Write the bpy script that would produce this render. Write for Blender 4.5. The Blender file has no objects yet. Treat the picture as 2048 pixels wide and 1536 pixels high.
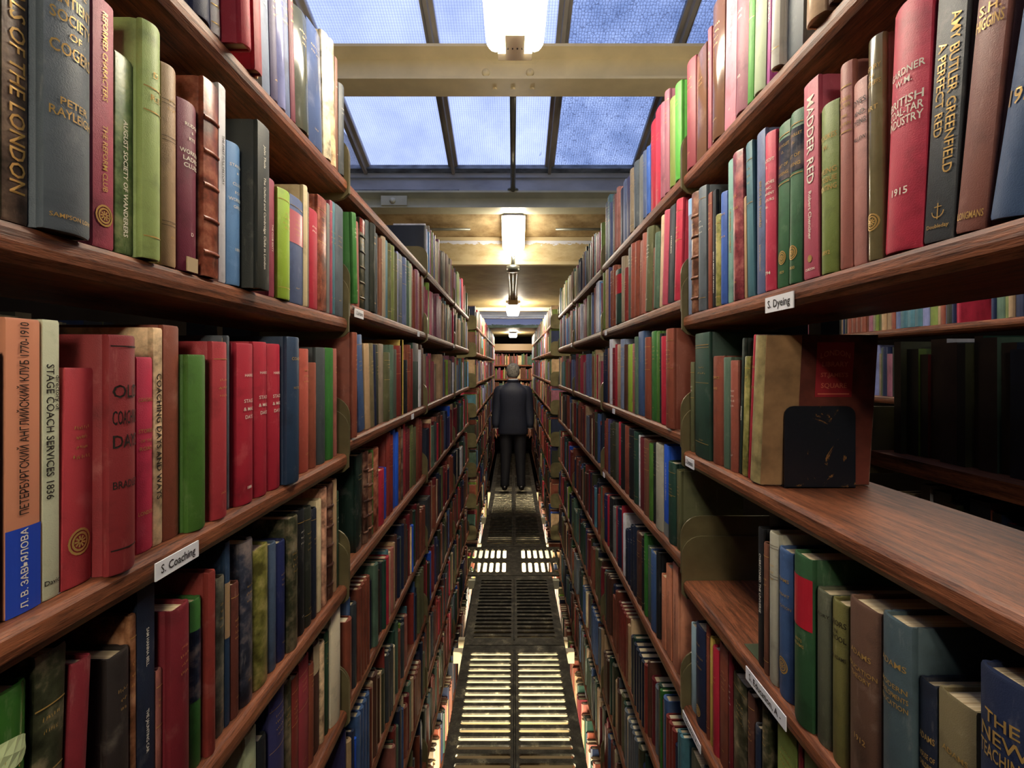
import bpy, math, random
from mathutils import Vector, Matrix
random.seed(11)
PI=math.pi
C=bpy.context.scene.collection
SC=bpy.context.scene
# ---------------------------------------------------------------- camera
EYE=1.715                                   # lens height above the grating
cam_d=bpy.data.cameras.new('camera'); cam=bpy.data.objects.new('camera',cam_d); C.objects.link(cam)
cam_d.sensor_width=36; cam_d.lens=910*36/2048; cam_d.clip_start=.02
cam_d.shift_x=-2/2048; cam_d.shift_y=-35/2048
cam.location=(0,0,EYE); cam.rotation_euler=(PI/2,0,0)
SC.camera=cam
# ---------------------------------------------------------------- sky (overcast daylight above the rooflight)
w=bpy.data.worlds.new('overcast_sky'); SC.world=w; w.use_nodes=True
bg=w.node_tree.nodes['Background']; bg.inputs[0].default_value=(.50,.60,1.0,1); bg.inputs[1].default_value=1.0
# ---------------------------------------------------------------- exposure
SC.view_settings.view_transform='Standard'; SC.view_settings.look='None'
SC.view_settings.gamma=1; SC.view_settings.use_curve_mapping=False
SC.view_settings.exposure=0.85
SC.cycles.use_denoising=True
SC.cycles.max_bounces=7; SC.cycles.diffuse_bounces=4; SC.cycles.transparent_max_bounces=8
SC.cycles.sample_clamp_indirect=4
LAMP=40.0                                   # radiance of the fluorescent tubes
# ---------------------------------------------------------------- colours and materials
def lin(h):
    v=[int(h[i:i+2],16)/255 for i in (0,2,4)]
    g=sum(v)/3; v=[g+(x-g)*.9 for x in v]
    return [c/12.92 if c<=.04045 else ((c+.055)/1.055)**2.4 for c in v]
PAL=dict(navy='1d2747',white='c9c8cc',crimson='a81c30',cream='c8b48a',red='98303a',greyblue='6d7a94',purple='453f66',lavender='7f84b4',
slateblue='566489',maroon='6d2238',darkmoss='4a4d42',bluegrey='46557a',ivory='d6c7a6',parchment='c9a980',brown='6b4230',charcoal='33383c',
sage='7f9672',umber='5d4a3e',slategrey='4f5860',rose='ad4458',mottledgreen='4f6a3a',olivelight='93a85c',tan='a98862',redbrown='84402c',
sky='5f8fc4',blackgreen='23271f',maroonrose='8f3a4c',lime='8fb02c',greytan='8a7a64',grey='6f706c',teal='3f6c78',blacknavy='131b2b',
salmon='c9805f',palegreen='b9bc9c',redworn='ab3038',brick='7f2326',crimsonpink='c02a48',russet='7a3a28',grassgreen='3f6a22',
navyteal='1e3550',salmonred='b8503f',darkslate='3a4244',brightgreen='2c6a26',rosebrown='96564a',leafgreen='26501a',blackmoss='2f3220',
crimsondark='6a1620',blackbrown='231c1a',marbled='7a4a2c',nightblue='141f33',midgreen='33682a',brickred='78261f',russetdark='5a2a20',
inkolive='2c3140',oliveworn='6d6a2c',slateblued='3f5068',royaldark='17204f',black='15181b',parchpink='c08a6c',darkbrown='4a2a20',
darkgreen='24402a',palemoss='a4ac84',purplenavy='2c2c58',maroonred='80303a',walnut='6b4a38',roselight='c87a8c',rosemaroon='8c5060',
brightlime='4a9a34',sagepale='a0b08c',magenta='a03888',whitegloss='d2d0c4',ivorytan='c9a988',oliveold='525334',mossgold='7c7a3a',
blue='2f54a4',tealpale='74a094',emerald='2c5c38',olivegreen='6c7c34',pinkbrown='a86c62',bronze='6b6040',cherry='b82840',cocoa='7c483c',
steelblue='3c5478',bottle='1b3a2e',greenslate='48604e',brickbrown='8a4434',greenblack='1c2c26',greycream='a09c88',denim='34507c',
fernblue='264c2c',greyolive='4c4e3c',khaki='625d2e',cocoadark='573c2e',slateteal='3a4a50',tankhaki='6f6344',navyink='15203c',
skypale='94b0b8',yellowcream='c8a848',moss='66703a',limeg='74942c',peach='cc7c58',royal='1f3fae',brightblue='1450c8',
pinklabel='c06872',redlabel='b01c2c',skylabel='8cb4e0',greyl='6c7470',gold='c89a4c',leafpale='b8c890')
MATS={}
def nodes(name):
    m=bpy.data.materials.new(name); m.use_nodes=True
    nt=m.node_tree; return m,nt,nt.nodes,nt.links,nt.nodes['Principled BSDF']
def noise(nt,scale,detail=3,vec=None,rough=.55):
    n=nt.nodes.new('ShaderNodeTexNoise'); n.inputs['Scale'].default_value=scale; n.inputs['Detail'].default_value=detail
    n.inputs['Roughness'].default_value=rough
    if vec is not None: nt.links.new(vec,n.inputs['Vector'])
    return n
def ramp(nt,fac,stops):
    r=nt.nodes.new('ShaderNodeValToRGB'); nt.links.new(fac,r.inputs[0])
    e=r.color_ramp.elements
    while len(e)<len(stops): e.new(.5)
    for i,(p,c) in enumerate(stops): e[i].position=p; e[i].color=(c[0],c[1],c[2],1)
    return r
def bump(nt,h,strength,dist,b):
    n=nt.nodes.new('ShaderNodeBump'); n.inputs['Strength'].default_value=strength; n.inputs['Distance'].default_value=dist
    nt.links.new(h,n.inputs['Height']); nt.links.new(n.outputs[0],b.inputs['Normal'])
def vec_obj(nt,scale=(1,1,1),rnd=True):
    tc=nt.nodes.new('ShaderNodeTexCoord'); mp=nt.nodes.new('ShaderNodeMapping'); mp.inputs['Scale'].default_value=scale
    nt.links.new(tc.outputs['Object'],mp.inputs[0])
    if rnd:
        oi=nt.nodes.new('ShaderNodeObjectInfo'); mu=nt.nodes.new('ShaderNodeMath'); mu.operation='MULTIPLY'; mu.inputs[1].default_value=37.
        nt.links.new(oi.outputs['Random'],mu.inputs[0]); nt.links.new(mu.outputs[0],mp.inputs['Location'])
    return mp.outputs[0]
def mix(c,k,t): return [c[i]*(1-k)+t[i]*k for i in range(3)]
def cover_mat(col,st):
    """book covers: 0 cloth, 1 glossy, 2/3 leather, 4 dust jacket"""
    key=(col,st)
    if key in MATS: return MATS[key]
    m,nt,N,L,b=nodes('cover_%s_%s'%(col,('cloth','gloss','leather','leather','jacket')[st]))
    c=lin(PAL[col])
    lum=sum(c)/3; g=[lum*.5+x*.6 for x in c]
    v=vec_obj(nt)
    n1=noise(nt,{0:22,1:14,2:38,3:34,4:8}[st],5,v,.62)
    dark=[x*.62 for x in c]; pale=mix([min(1,x*1.35+.012) for x in c],.12,(.5,.42,.32))
    if st in (2,3):
        dark=[x*.32 for x in c]; pale=mix([min(1,x*1.7+.02) for x in c],.2,(.55,.36,.2))
        r=ramp(nt,n1.outputs[0],[(.36,dark),(.5,c),(.66,pale)])
    elif st==4: r=ramp(nt,n1.outputs[0],[(.3,[x*.93 for x in c]),(.7,c)])
    else: r=ramp(nt,n1.outputs[0],[(.28,dark),(.47,c),(.6,c),(.78,pale)])
    # rubbed streaks and scuffs
    v2=vec_obj(nt,(1,1,.22)); n2=noise(nt,95,4,v2,.7)
    r2=ramp(nt,n2.outputs[0],[(.60,(0,0,0)),(.74,(1,1,1))])
    mx=nt.nodes.new('ShaderNodeMix'); mx.data_type='RGBA'
    sc=nt.nodes.new('ShaderNodeMath'); sc.operation='MULTIPLY'; sc.inputs[1].default_value={0:.30,1:.25,2:.6,3:.5,4:.06}[st]
    L.new(r2.outputs[0],sc.inputs[0]); L.new(sc.outputs[0],mx.inputs[0]); L.new(r.outputs[0],mx.inputs[6])
    mx.inputs[7].default_value=(*mix([min(1,x*1.8+.03) for x in c],.3,(.5,.42,.32)),1)
    L.new(mx.outputs[2],b.inputs['Base Color'])
    b.inputs['Roughness'].default_value={0:.55,1:.17,2:.36,3:.34,4:.3}[st]
    b.inputs['Specular IOR Level'].default_value=.4
    if st==0:
        n3=noise(nt,900,1,vec_obj(nt,(1,1,1),False)); bump(nt,n3.outputs[0],.35,.0006,b)
    elif st in (2,3): bump(nt,n1.outputs[0],.6,.0012,b)
    elif st==1: bump(nt,noise(nt,30,2,v2).outputs[0],.25,.002,b)
    MATS[key]=m; return m
def simple(name,col,rough=.5,metal=0,spec=.5,var=0,scale=30,bmp=0,bscale=200,stretch=(1,1,1)):
    if name in MATS: return MATS[name]
    m,nt,N,L,b=nodes(name); c=lin(col) if isinstance(col,str) else col
    if var:
        n=noise(nt,scale,4,vec_obj(nt,stretch,False)); r=ramp(nt,n.outputs[0],[(.3,[x*(1-var) for x in c]),(.7,[min(1,x*(1+var)) for x in c])])
        L.new(r.outputs[0],b.inputs['Base Color'])
    else: b.inputs['Base Color'].default_value=(*c,1)
    b.inputs['Roughness'].default_value=rough; b.inputs['Metallic'].default_value=metal; b.inputs['Specular IOR Level'].default_value=spec
    if bmp: bump(nt,noise(nt,bscale,3,vec_obj(nt,stretch,False)).outputs[0],bmp,.002,b)
    MATS[name]=m; return m
def wood_mat():
    m,nt,N,L,b=nodes('oak_shelf')
    v=vec_obj(nt,(14,1.1,14)); n=noise(nt,9,6,v,.65)
    n.inputs['Distortion'].default_value=.4
    r=ramp(nt,n.outputs[0],[(.30,lin('2e170d')),(.45,lin('663720')),(.6,lin('844a2c')),(.8,lin('9c5f3c'))])
    v2=vec_obj(nt,(60,5,60)); n2=noise(nt,12,3,v2,.7); r2=ramp(nt,n2.outputs[0],[(.34,(.25,.25,.25)),(.5,(1,1,1))])
    mx=nt.nodes.new('ShaderNodeMix'); mx.data_type='RGBA'; mx.blend_type='MULTIPLY'; mx.inputs[0].default_value=.75
    L.new(r.outputs[0],mx.inputs[6]); L.new(r2.outputs[0],mx.inputs[7]); L.new(mx.outputs[2],b.inputs['Base Color'])
    b.inputs['Roughness'].default_value=.46; b.inputs['Specular IOR Level'].default_value=.32
    bump(nt,n2.outputs[0],.5,.0008,b); return m
WOOD=wood_mat()
def page_mat():
    m,nt,N,L,b=nodes('paper_block'); v=vec_obj(nt,(1,260,1)); n=noise(nt,4,2,v)
    r=ramp(nt,n.outputs[0],[(.35,lin('a48a62')),(.65,lin('d6c39c'))]); L.new(r.outputs[0],b.inputs['Base Color']); b.inputs['Roughness'].default_value=.85; return m
PAGE=page_mat()
GILT=simple('gilt_stamping','c9a055',.35,.55); WHITE=simple('white_stamping','dcd4c0',.5); INK=simple('black_stamping','1c140e',.5)
INKM={'g':GILT,'w':WHITE,'k':INK}
STEEL=simple('olive_bracket_enamel','6b6140',.34,.35,.5,.25,14,.1,60)
POST=simple('dark_post_steel','1d1811',.5,.3,.4,.2,10)
PAINT=simple('cream_beam_paint','dcc897',.45,0,.45,.10,7,.15,40,(1,1,1))
PAINTG=simple('grey_green_beam_paint','b9b79c',.42,0,.45,.12,8,.15,40)
GREYP=simple('grey_flashing_paint','a2a8b6',.5,.1,.5,.22,9,.2,30,(.4,1,1))
LEAD=simple('weathered_lead_flashing','6d747e',.5,.3,.5,.6,24,.5,60,(.5,1,1))
BARM=simple('glazing_bar_paint','968b7c',.5,.1,.5,.35,16,.3,50,(1,.3,1))
PIPE=simple('grey_conduit','77776a',.32,.6,.5,.1)
PLASTIC=simple('cream_plastic','e6d9b8',.35)
PAPER=simple('white_card','d9d9dc',.6)
DARKW=simple('dark_brown_wall','120e0b',1,0,0,.3,3)
# plaster bulkhead: cream, stained, with flaking white patches in a band
def plaster_mat(name,a,b2,band=None):
    m,nt,N,L,b=nodes(name); v=vec_obj(nt,(1,1,2.2),False); n=noise(nt,4.5,7,v,.68)
    r=ramp(nt,n.outputs[0],[(.34,lin(a)),(.60,lin(b2))]); out=r.outputs[0]
    if band:
        tc=nt.nodes.new('ShaderNodeTexCoord'); sx=nt.nodes.new('ShaderNodeSeparateXYZ'); L.new(tc.outputs['Object'],sx.inputs[0])
        mr=nt.nodes.new('ShaderNodeMapRange'); L.new(sx.outputs[2],mr.inputs[0])
        mr.inputs[1].default_value=band[0]; mr.inputs[2].default_value=band[1]; mr.inputs[3].default_value=0; mr.inputs[4].default_value=1
        n2=noise(nt,9,6,v,.7); ad=nt.nodes.new('ShaderNodeMath'); ad.operation='ADD'; L.new(mr.outputs[0],ad.inputs[0]); L.new(n2.outputs[0],ad.inputs[1])
        r2=ramp(nt,ad.outputs[0],[(.93,(0,0,0)),(.95,(1,1,1))])
        mx=nt.nodes.new('ShaderNodeMix'); mx.data_type='RGBA'; L.new(r2.outputs[0],mx.inputs[0]); L.new(out,mx.inputs[6]); mx.inputs[7].default_value=(.78,.8,.9,1); out=mx.outputs[2]
    L.new(out,b.inputs['Base Color']); b.inputs['Roughness'].default_value=.55; bump(nt,n.outputs[0],.2,.004,b); return m
# frosted wired glass: mostly lets the sky straight through, wires are opaque lines
def glass_mat(name,hexa):
    m=bpy.data.materials.new(name); m.use_nodes=True; nt=m.node_tree; L=nt.links
    nt.nodes.remove(nt.nodes['Principled BSDF']); out=nt.nodes['Material Output']
    tc=nt.nodes.new('ShaderNodeTexCoord'); co=tc.outputs['Object']
    if not hexa:
        sx=nt.nodes.new('ShaderNodeSeparateXYZ'); L.new(co,sx.inputs[0]); parts=[]
        for k in (0,1):
            a=nt.nodes.new('ShaderNodeMath'); a.operation='MULTIPLY'; a.inputs[1].default_value=1/.0125; L.new(sx.outputs[k],a.inputs[0])
            f=nt.nodes.new('ShaderNodeMath'); f.operation='FRACT'; L.new(a.outputs[0],f.inputs[0])
            l=nt.nodes.new('ShaderNodeMath'); l.operation='LESS_THAN'; l.inputs[1].default_value=.10; L.new(f.outputs[0],l.inputs[0]); parts.append(l.outputs[0])
        mxm=nt.nodes.new('ShaderNodeMath'); mxm.operation='MAXIMUM'; L.new(parts[0],mxm.inputs[0]); L.new(parts[1],mxm.inputs[1]); wire=mxm.outputs[0]; ws=.42
    else:
        vo=nt.nodes.new('ShaderNodeTexVoronoi'); vo.feature='DISTANCE_TO_EDGE'; vo.inputs['Scale'].default_value=70; vo.inputs['Randomness'].default_value=.5; L.new(co,vo.inputs[0])
        l=nt.nodes.new('ShaderNodeMath'); l.operation='LESS_THAN'; l.inputs[1].default_value=.075; L.new(vo.outputs['Distance'],l.inputs[0]); wire=l.outputs[0]; ws=.55
    n=noise(nt,2.2 if not hexa else 5,6,co,.6)
    r=ramp(nt,n.outputs[0],[(.3,(.80,.82,.86)),(.65,(1,1,1))] if not hexa else [(.30,(.52,.58,.66)),(.68,(.80,.84,.88))])
    # old putty smears
    mp=nt.nodes.new('ShaderNodeMapping'); mp.inputs['Scale'].default_value=(7,2.2,1); L.new(co,mp.inputs[0])
    n2=noise(nt,1.15,5,mp.outputs[0],.7); r2=ramp(nt,n2.outputs[0],[(.70,(1,1,1)),(.73,(.42,.42,.44))])
    mu=nt.nodes.new('ShaderNodeMix'); mu.data_type='RGBA'; mu.blend_type='MULTIPLY'; mu.inputs[0].default_value=1; L.new(r.outputs[0],mu.inputs[6]); L.new(r2.outputs[0],mu.inputs[7])
    mw=nt.nodes.new('ShaderNodeMix'); mw.data_type='RGBA'; fw=nt.nodes.new('ShaderNodeMath'); fw.operation='MULTIPLY'; fw.inputs[1].default_value=ws
    L.new(wire,fw.inputs[0]); L.new(fw.outputs[0],mw.inputs[0]); L.new(mu.outputs[2],mw.inputs[6]); mw.inputs[7].default_value=(.16,.17,.22,1)
    tr=nt.nodes.new('ShaderNodeBsdfTransparent'); tl=nt.nodes.new('ShaderNodeBsdfTranslucent'); ms=nt.nodes.new('ShaderNodeMixShader'); ms.inputs[0].default_value=.22
    L.new(mw.outputs[2],tr.inputs[0]); L.new(mw.outputs[2],tl.inputs[0]); L.new(tr.outputs[0],ms.inputs[1]); L.new(tl.outputs[0],ms.inputs[2])
    L.new(ms.outputs[0],out.inputs[0]); return m
GLASS_SQ=glass_mat('square_wired_glass',False); GLASS_HEX=glass_mat('hexagon_wired_glass',True)
def emit(name,col,s):
    m=bpy.data.materials.new(name); m.use_nodes=True; b=m.node_tree.nodes['Principled BSDF']
    b.inputs['Base Color'].default_value=(1,1,1,1); b.inputs['Emission Color'].default_value=(*col,1); b.inputs['Emission Strength'].default_value=s; return m
TUBE=emit('fluorescent_glow',(1,.89,.70),LAMP)
# ---------------------------------------------------------------- mesh helpers
class MB:
    def __init__(s): s.v=[]; s.f=[]; s.m=[]
    def add(s,vs,fs,mi=0):
        o=len(s.v); s.v+=[tuple(p) for p in vs]; s.f+=[tuple(i+o for i in f) for f in fs]; s.m+=[mi]*len(fs)
    def box(s,a,b,mi=0):
        x0,y0,z0=a; x1,y1,z1=b
        s.add([(x0,y0,z0),(x1,y0,z0),(x1,y1,z0),(x0,y1,z0),(x0,y0,z1),(x1,y0,z1),(x1,y1,z1),(x0,y1,z1)],
              [(0,3,2,1),(4,5,6,7),(0,1,5,4),(1,2,6,5),(2,3,7,6),(3,0,4,7)],mi)
    def prism(s,poly,ax,a,b,mi=0):
        """poly = 2-D outline, extruded along axis ax from a to b"""
        n=len(poly); P=[]
        for t in (a,b):
            for (u,w) in poly: P.append({0:(t,u,w),1:(u,t,w),2:(u,w,t)}[ax])
        s.add(P,[tuple(range(n))[::-1],tuple(range(n,2*n))]+[(i,(i+1)%n,n+(i+1)%n,n+i) for i in range(n)],mi)
    def loft(s,rings,mi=0,cap=True):
        n=len(rings[0]); P=[p for r in rings for p in r]; F=[]
        for k in range(len(rings)-1):
            for i in range(n): F.append((k*n+i,k*n+(i+1)%n,(k+1)*n+(i+1)%n,(k+1)*n+i))
        if cap: F.append(tuple(range(n))[::-1]); F.append(tuple((len(rings)-1)*n+i for i in range(n)))
        s.add(P,F,mi)
    def tube(s,pts,r,n=10,mi=0):
        pts=[Vector(p) for p in pts]; R=[]
        for i,p in enumerate(pts):
            d=(pts[min(i+1,len(pts)-1)]-pts[max(i-1,0)]).normalized()
            u=d.cross(Vector((0,0,1)) if abs(d.z)<.9 else Vector((1,0,0))).normalized(); w=d.cross(u)
            rr=r[i] if isinstance(r,(list,tuple)) else r
            R.append([p+(u*math.cos(2*PI*k/n)+w*math.sin(2*PI*k/n))*rr for k in range(n)])
        s.loft(R,mi)
    def build(s,name,mats,parent=None,smooth=False,loc=None):
        me=bpy.data.meshes.new(name); me.from_pydata(s.v,[],s.f)
        for m in (mats if isinstance(mats,(list,tuple)) else [mats]): me.materials.append(m)
        if any(s.m): me.polygons.foreach_set('material_index',s.m)
        if smooth: me.polygons.foreach_set('use_smooth',[True]*len(me.polygons))
        me.update(); o=bpy.data.objects.new(name,me); C.objects.link(o)
        if parent is not None: o.parent=parent
        if loc is not None: o.location=loc
        return o
def tag(o,label=None,cat=None,group=None,kind=None):
    for k,v in (('label',label),('category',cat),('group',group),('kind',kind)):
        if v: o[k]=v
    return o
def thing(name,loc,label,cat,group=None,rz=0):
    o=bpy.data.objects.new(name,None); C.objects.link(o); o.location=loc; o.rotation_euler=(0,0,rz); o.empty_display_size=.02
    return tag(o,label,cat,group)
def recalc(o):
    import bmesh
    bm=bmesh.new(); bm.from_mesh(o.data); bmesh.ops.recalc_face_normals(bm,faces=bm.faces); bm.to_mesh(o.data); bm.free()
def text_mesh(s):
    """flat lettering, centred, height 1 -> (verts, faces, width)"""
    if s in TXT: return TXT[s]
    cu=bpy.data.curves.new('t','FONT'); cu.body=s; cu.align_x='CENTER'; cu.align_y='CENTER'; cu.resolution_u=2; cu.size=1.38; cu.offset=.014
    o=bpy.data.objects.new('t',cu); C.objects.link(o); dg=bpy.context.evaluated_depsgraph_get()
    me=o.evaluated_get(dg).to_mesh(); V=[tuple(v.co) for v in me.vertices]; F=[tuple(p.vertices) for p in me.polygons]
    o.evaluated_get(dg).to_mesh_clear(); bpy.data.objects.remove(o); bpy.data.curves.remove(cu)
    w=max(v[0] for v in V)-min(v[0] for v in V); TXT[s]=(V,F,w); return TXT[s]
TXT={}
ROWS={}
ROWS['L0A']=(0.405,0.362,[
 (0.5196,0.0298,0.234,0,3,'navy',0,'',[],[]),
 (0.5499,0.0184,0.237,0,3,'white',0,'white-spined book with gold rule',[],[('line',0.14),('line',0.05)]),
 (0.5689,0.0207,0.239,26,3,'crimson',0,'thick crimson book overhanging the edge',[],[]),
 (0.6197,0.0191,0.237,14,3,'red',0,'',[],[]),
 (0.6394,0.0034,0.243,6,3,'cream',0,'',[],[]),
 (0.6632,0.0226,0.243,0,3,'greyblue',0,'',[('v',0.6,9,'w','LIBRARY')],[]),
 (0.6864,0.0202,0.216,0,3,'purple',0,'',[],[]),
 (0.7072,0.0231,0.229,0,3,'lavender',1,'',[],[]),
 (0.7309,0.0167,0.243,0,3,'slateblue',0,'',[],[]),
 (0.7482,0.0159,0.234,0,3,'maroon',0,'',[],[]),
 (0.7647,0.05,0.199,0,3,'darkmoss',1,'wide dark grey-green glossy book',[],[]),
 (0.8153,0.0578,0.216,0,3,'bluegrey',1,'smooth dark blue leaning book',[],[]),
 (0.8782,0.0349,0.238,0,3,'ivory',2,'',[],[]),
 (0.9136,0.0222,0.248,0,3,'parchment',2,'',[],[]),
 (0.9364,0.0153,0.232,0,1,'brown',0,'',[],[]),
 (0.9523,0.0271,0.191,0,0,'charcoal',0,'',[],[]),])
ROWS['L0B']=(0.105,0.362,[
 (0.3006,0.0224,0.242,0,0,'sage',0,'',[],[]),
 (0.3249,0.0184,0.218,0,0,'umber',2,'scuffed brown book lettered ANNALS',[('v',0.52,11,'g','ANNALS OF THE LONDON')],[]),
 (0.3439,0.0387,0.229,10,0,'slategrey',0,'thick slate History of Cogers book',[('h',0.9,10,'g','HISTORY'),('h',0.85,6,'g','OF YE'),('h',0.79,9,'g','ANTIENT'),('h',0.73,9,'g','SOCIETY'),('h',0.675,6,'g','OF'),('h',0.62,10,'g','COGERS'),('h',0.44,6,'g','PETER'),('h',0.4,7,'g','RAYLEIGH'),('h',0.05,3.5,'g','SAMPSON LOW')],[]),
 (0.3955,0.0215,0.222,0,0,'rose',0,'rose book titled THE REFORM CLUB',[('v',0.77,5,'g','REFORMED CHARACTERS'),('v',0.36,5,'g','THE REFORM CLUB')],[('disc',0.13)]),
 (0.418,0.0194,0.186,0,0,'mottledgreen',2,'',[('v',0.38,5,'w','AUGUST SOCIETY OF WANDERERS')],[]),
 (0.4381,0.0229,0.231,8,0,'olivelight',0,'',[('h',0.78,6,'g','D.'),('h',0.68,6,'g','R.E.')],[('line',0.72),('line',0.62),('line',0.09)]),
 (0.4719,0.0213,0.212,0,0,'tan',0,'pale tan book with blind ruling',[],[('dline',0.8),('dline',0.62),('dline',0.2)]),
 (0.4946,0.0302,0.189,0,0,'maroon',0,'maroon Working Ladies Club book',[('h',0.86,4,'w','RUDGE'),('h',0.82,3,'w','&'),('h',0.78,4,'w','RYE'),('h',0.7,5,'w','WORKING'),('h',0.66,5,'w','LADIES'),('h',0.62,5,'w','CLUBS'),('h',0.22,4,'w','D')],[]),
 (0.5254,0.0266,0.231,8,0,'redbrown',3,'red-brown banded leather book',[],[]),
 (0.565,0.0143,0.248,0,0,'white',0,'thin white book with vertical lettering',[('v',0.62,4,'k','THE FIRST FULL HISTORY')],[]),
 (0.58,0.0283,0.184,0,0,'sky',0,'sky blue Clubs for Working Girls book',[('h',0.84,4,'w','STANLEY'),('h',0.79,3,'w','M.'),('h',0.71,4,'w','CLUBS'),('h',0.65,4,'w','FOR'),('h',0.6,4.5,'w','WORKING'),('h',0.55,4,'w','GIRLS'),('h',0.25,4,'w','1890')],[]),
 (0.6089,0.0296,0.226,24,0,'blackgreen',0,'big charcoal Oxford and Cambridge Clubs book',[('v',0.8,5,'w','John Thole'),('v',0.4,5,'w','The Oxford and Cambridge Clubs in London')],[]),
 (0.681,0.0165,0.178,0,0,'maroonrose',0,'',[('v',0.5,4,'w','THE CLUB SIXTY')],[]),
 (0.698,0.038,0.171,4,0,'lime',0,'lime green book with frayed joint',[],[]),
 (0.7448,0.0473,0.179,0,0,'bluegrey',0,'slate blue book with pink label',[],[('label','pinklabel',0.56,0.86)]),
 (0.7927,0.0148,0.212,0,0,'cream',0,'',[],[]),
 (0.8081,0.0073,0.206,0,0,'greytan',0,'',[],[]),
 (0.816,0.035,0.181,0,0,'crimson',0,'',[],[]),
 (0.8516,0.0406,0.218,0,0,'redbrown',2,'glossy red-brown leather book',[],[]),
 (0.8928,0.0141,0.216,0,0,'grey',0,'',[],[]),
 (0.9075,0.012,0.227,0,0,'maroonrose',0,'',[],[]),
 (0.9201,0.015,0.229,0,0,'teal',0,'',[],[]),
 (0.9357,0.0437,0.231,0,0,'slategrey',0,'slate book beside the bracket',[],[]),])
ROWS['L0C']=(-0.188,0.37,[
 (0.3058,0.0263,0.199,0,0,'blacknavy',1,'',[],[]),
 (0.3347,0.0252,0.224,0,0,'salmon',4,'salmon and blue jacketed Cyrillic book',[('u',0.66,6.5,'k','ПЕТЕРБУРГСКИЙ АНГЛИЙСКИЙ КЛУБ 1770-1910'),('u',0.15,5.2,'w','Л. В. ЗАВЬЯЛОВА')],[('label','royal',0.0,0.29)]),
 (0.3613,0.0139,0.225,0,0,'palegreen',0,'pale Stage Coach Services 1836 book',[('v2',0.74,5,'k','directory of'),('v5',0.6,8,'k','STAGE COACH SERVICES 1836'),('h',0.06,4,'k','David')],[]),
 (0.3762,0.0274,0.186,0,-1,'redworn',0,'',[],[('disc2',0.2)]),
 (0.4042,0.0289,0.216,14,0,'brick',0,'dark red book titled OLD COACHING DAYS',[('h',0.76,12,'k','OLD'),('h',0.65,13,'k','COACHING'),('h',0.55,12,'k','DAYS'),('h',0.37,7,'k','BRADLEY')],[('kline',0.95),('kline',0.1)]),
 (0.4513,0.0203,0.197,0,0,'crimsonpink',0,'',[('h',0.78,4,'g','COACHING'),('h',0.62,4,'g','STORIES'),('h',0.57,3,'g','OF THE'),('h',0.53,4,'g','ROAD'),('h',0.2,4,'g','LONDON')],[]),
 (0.4722,0.013,0.228,0,0,'parchment',2,'torn cream Coaching Days and Ways book',[('v',0.5,7,'k','COACHING DAYS AND WAYS')],[]),
 (0.4859,0.0229,0.232,0,0,'russet',0,'',[],[]),
 (0.5115,0.0288,0.201,8,0,'grassgreen',0,'green book with worn yellow joint',[],[]),
 (0.5512,0.0276,0.218,9,0,'redworn',0,'',[],[]),
 (0.5938,0.0058,0.228,0,0,'slategrey',0,'',[],[]),
 (0.6061,0.0382,0.219,5,0,'crimson',0,'first crimson Stage Days volume',[('h',0.8,4,'w','HARRIS'),('h',0.64,5,'w','STAGE'),('h',0.59,5,'w','& MAIL'),('h',0.54,5,'w','DAYS'),('h',0.1,4,'w','1885')],[]),
 (0.645,0.0351,0.223,5,0,'crimson',0,'middle crimson Stage Days volume',[('h',0.8,4,'w','HARRIS'),('h',0.64,5,'w','STAGE'),('h',0.59,5,'w','& MAIL'),('h',0.54,5,'w','DAYS')],[]),
 (0.6806,0.0377,0.222,5,0,'crimson',0,'last crimson Stage Days volume',[('h',0.8,4,'w','HARRIS'),('h',0.64,5,'w','STAGE'),('h',0.59,5,'w','& MAIL'),('h',0.54,5,'w','DAYS')],[]),
 (0.7189,0.0402,0.235,16,0,'navyteal',0,'tall navy book with bleached joint',[('h',0.85,5,'g','COACH'),('h',0.65,4,'g','NOTES')],[]),
 (0.7941,0.0346,0.219,0,0,'salmonred',0,'',[],[]),
 (0.8293,0.0312,0.195,0,0,'redbrown',0,'',[],[]),
 (0.8611,0.041,0.224,0,0,'darkslate',0,'',[],[]),
 (0.9027,0.0399,0.225,0,0,'brightgreen',0,'',[],[]),
 (0.9431,0.0183,0.225,0,0,'rosebrown',0,'',[],[]),])
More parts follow.
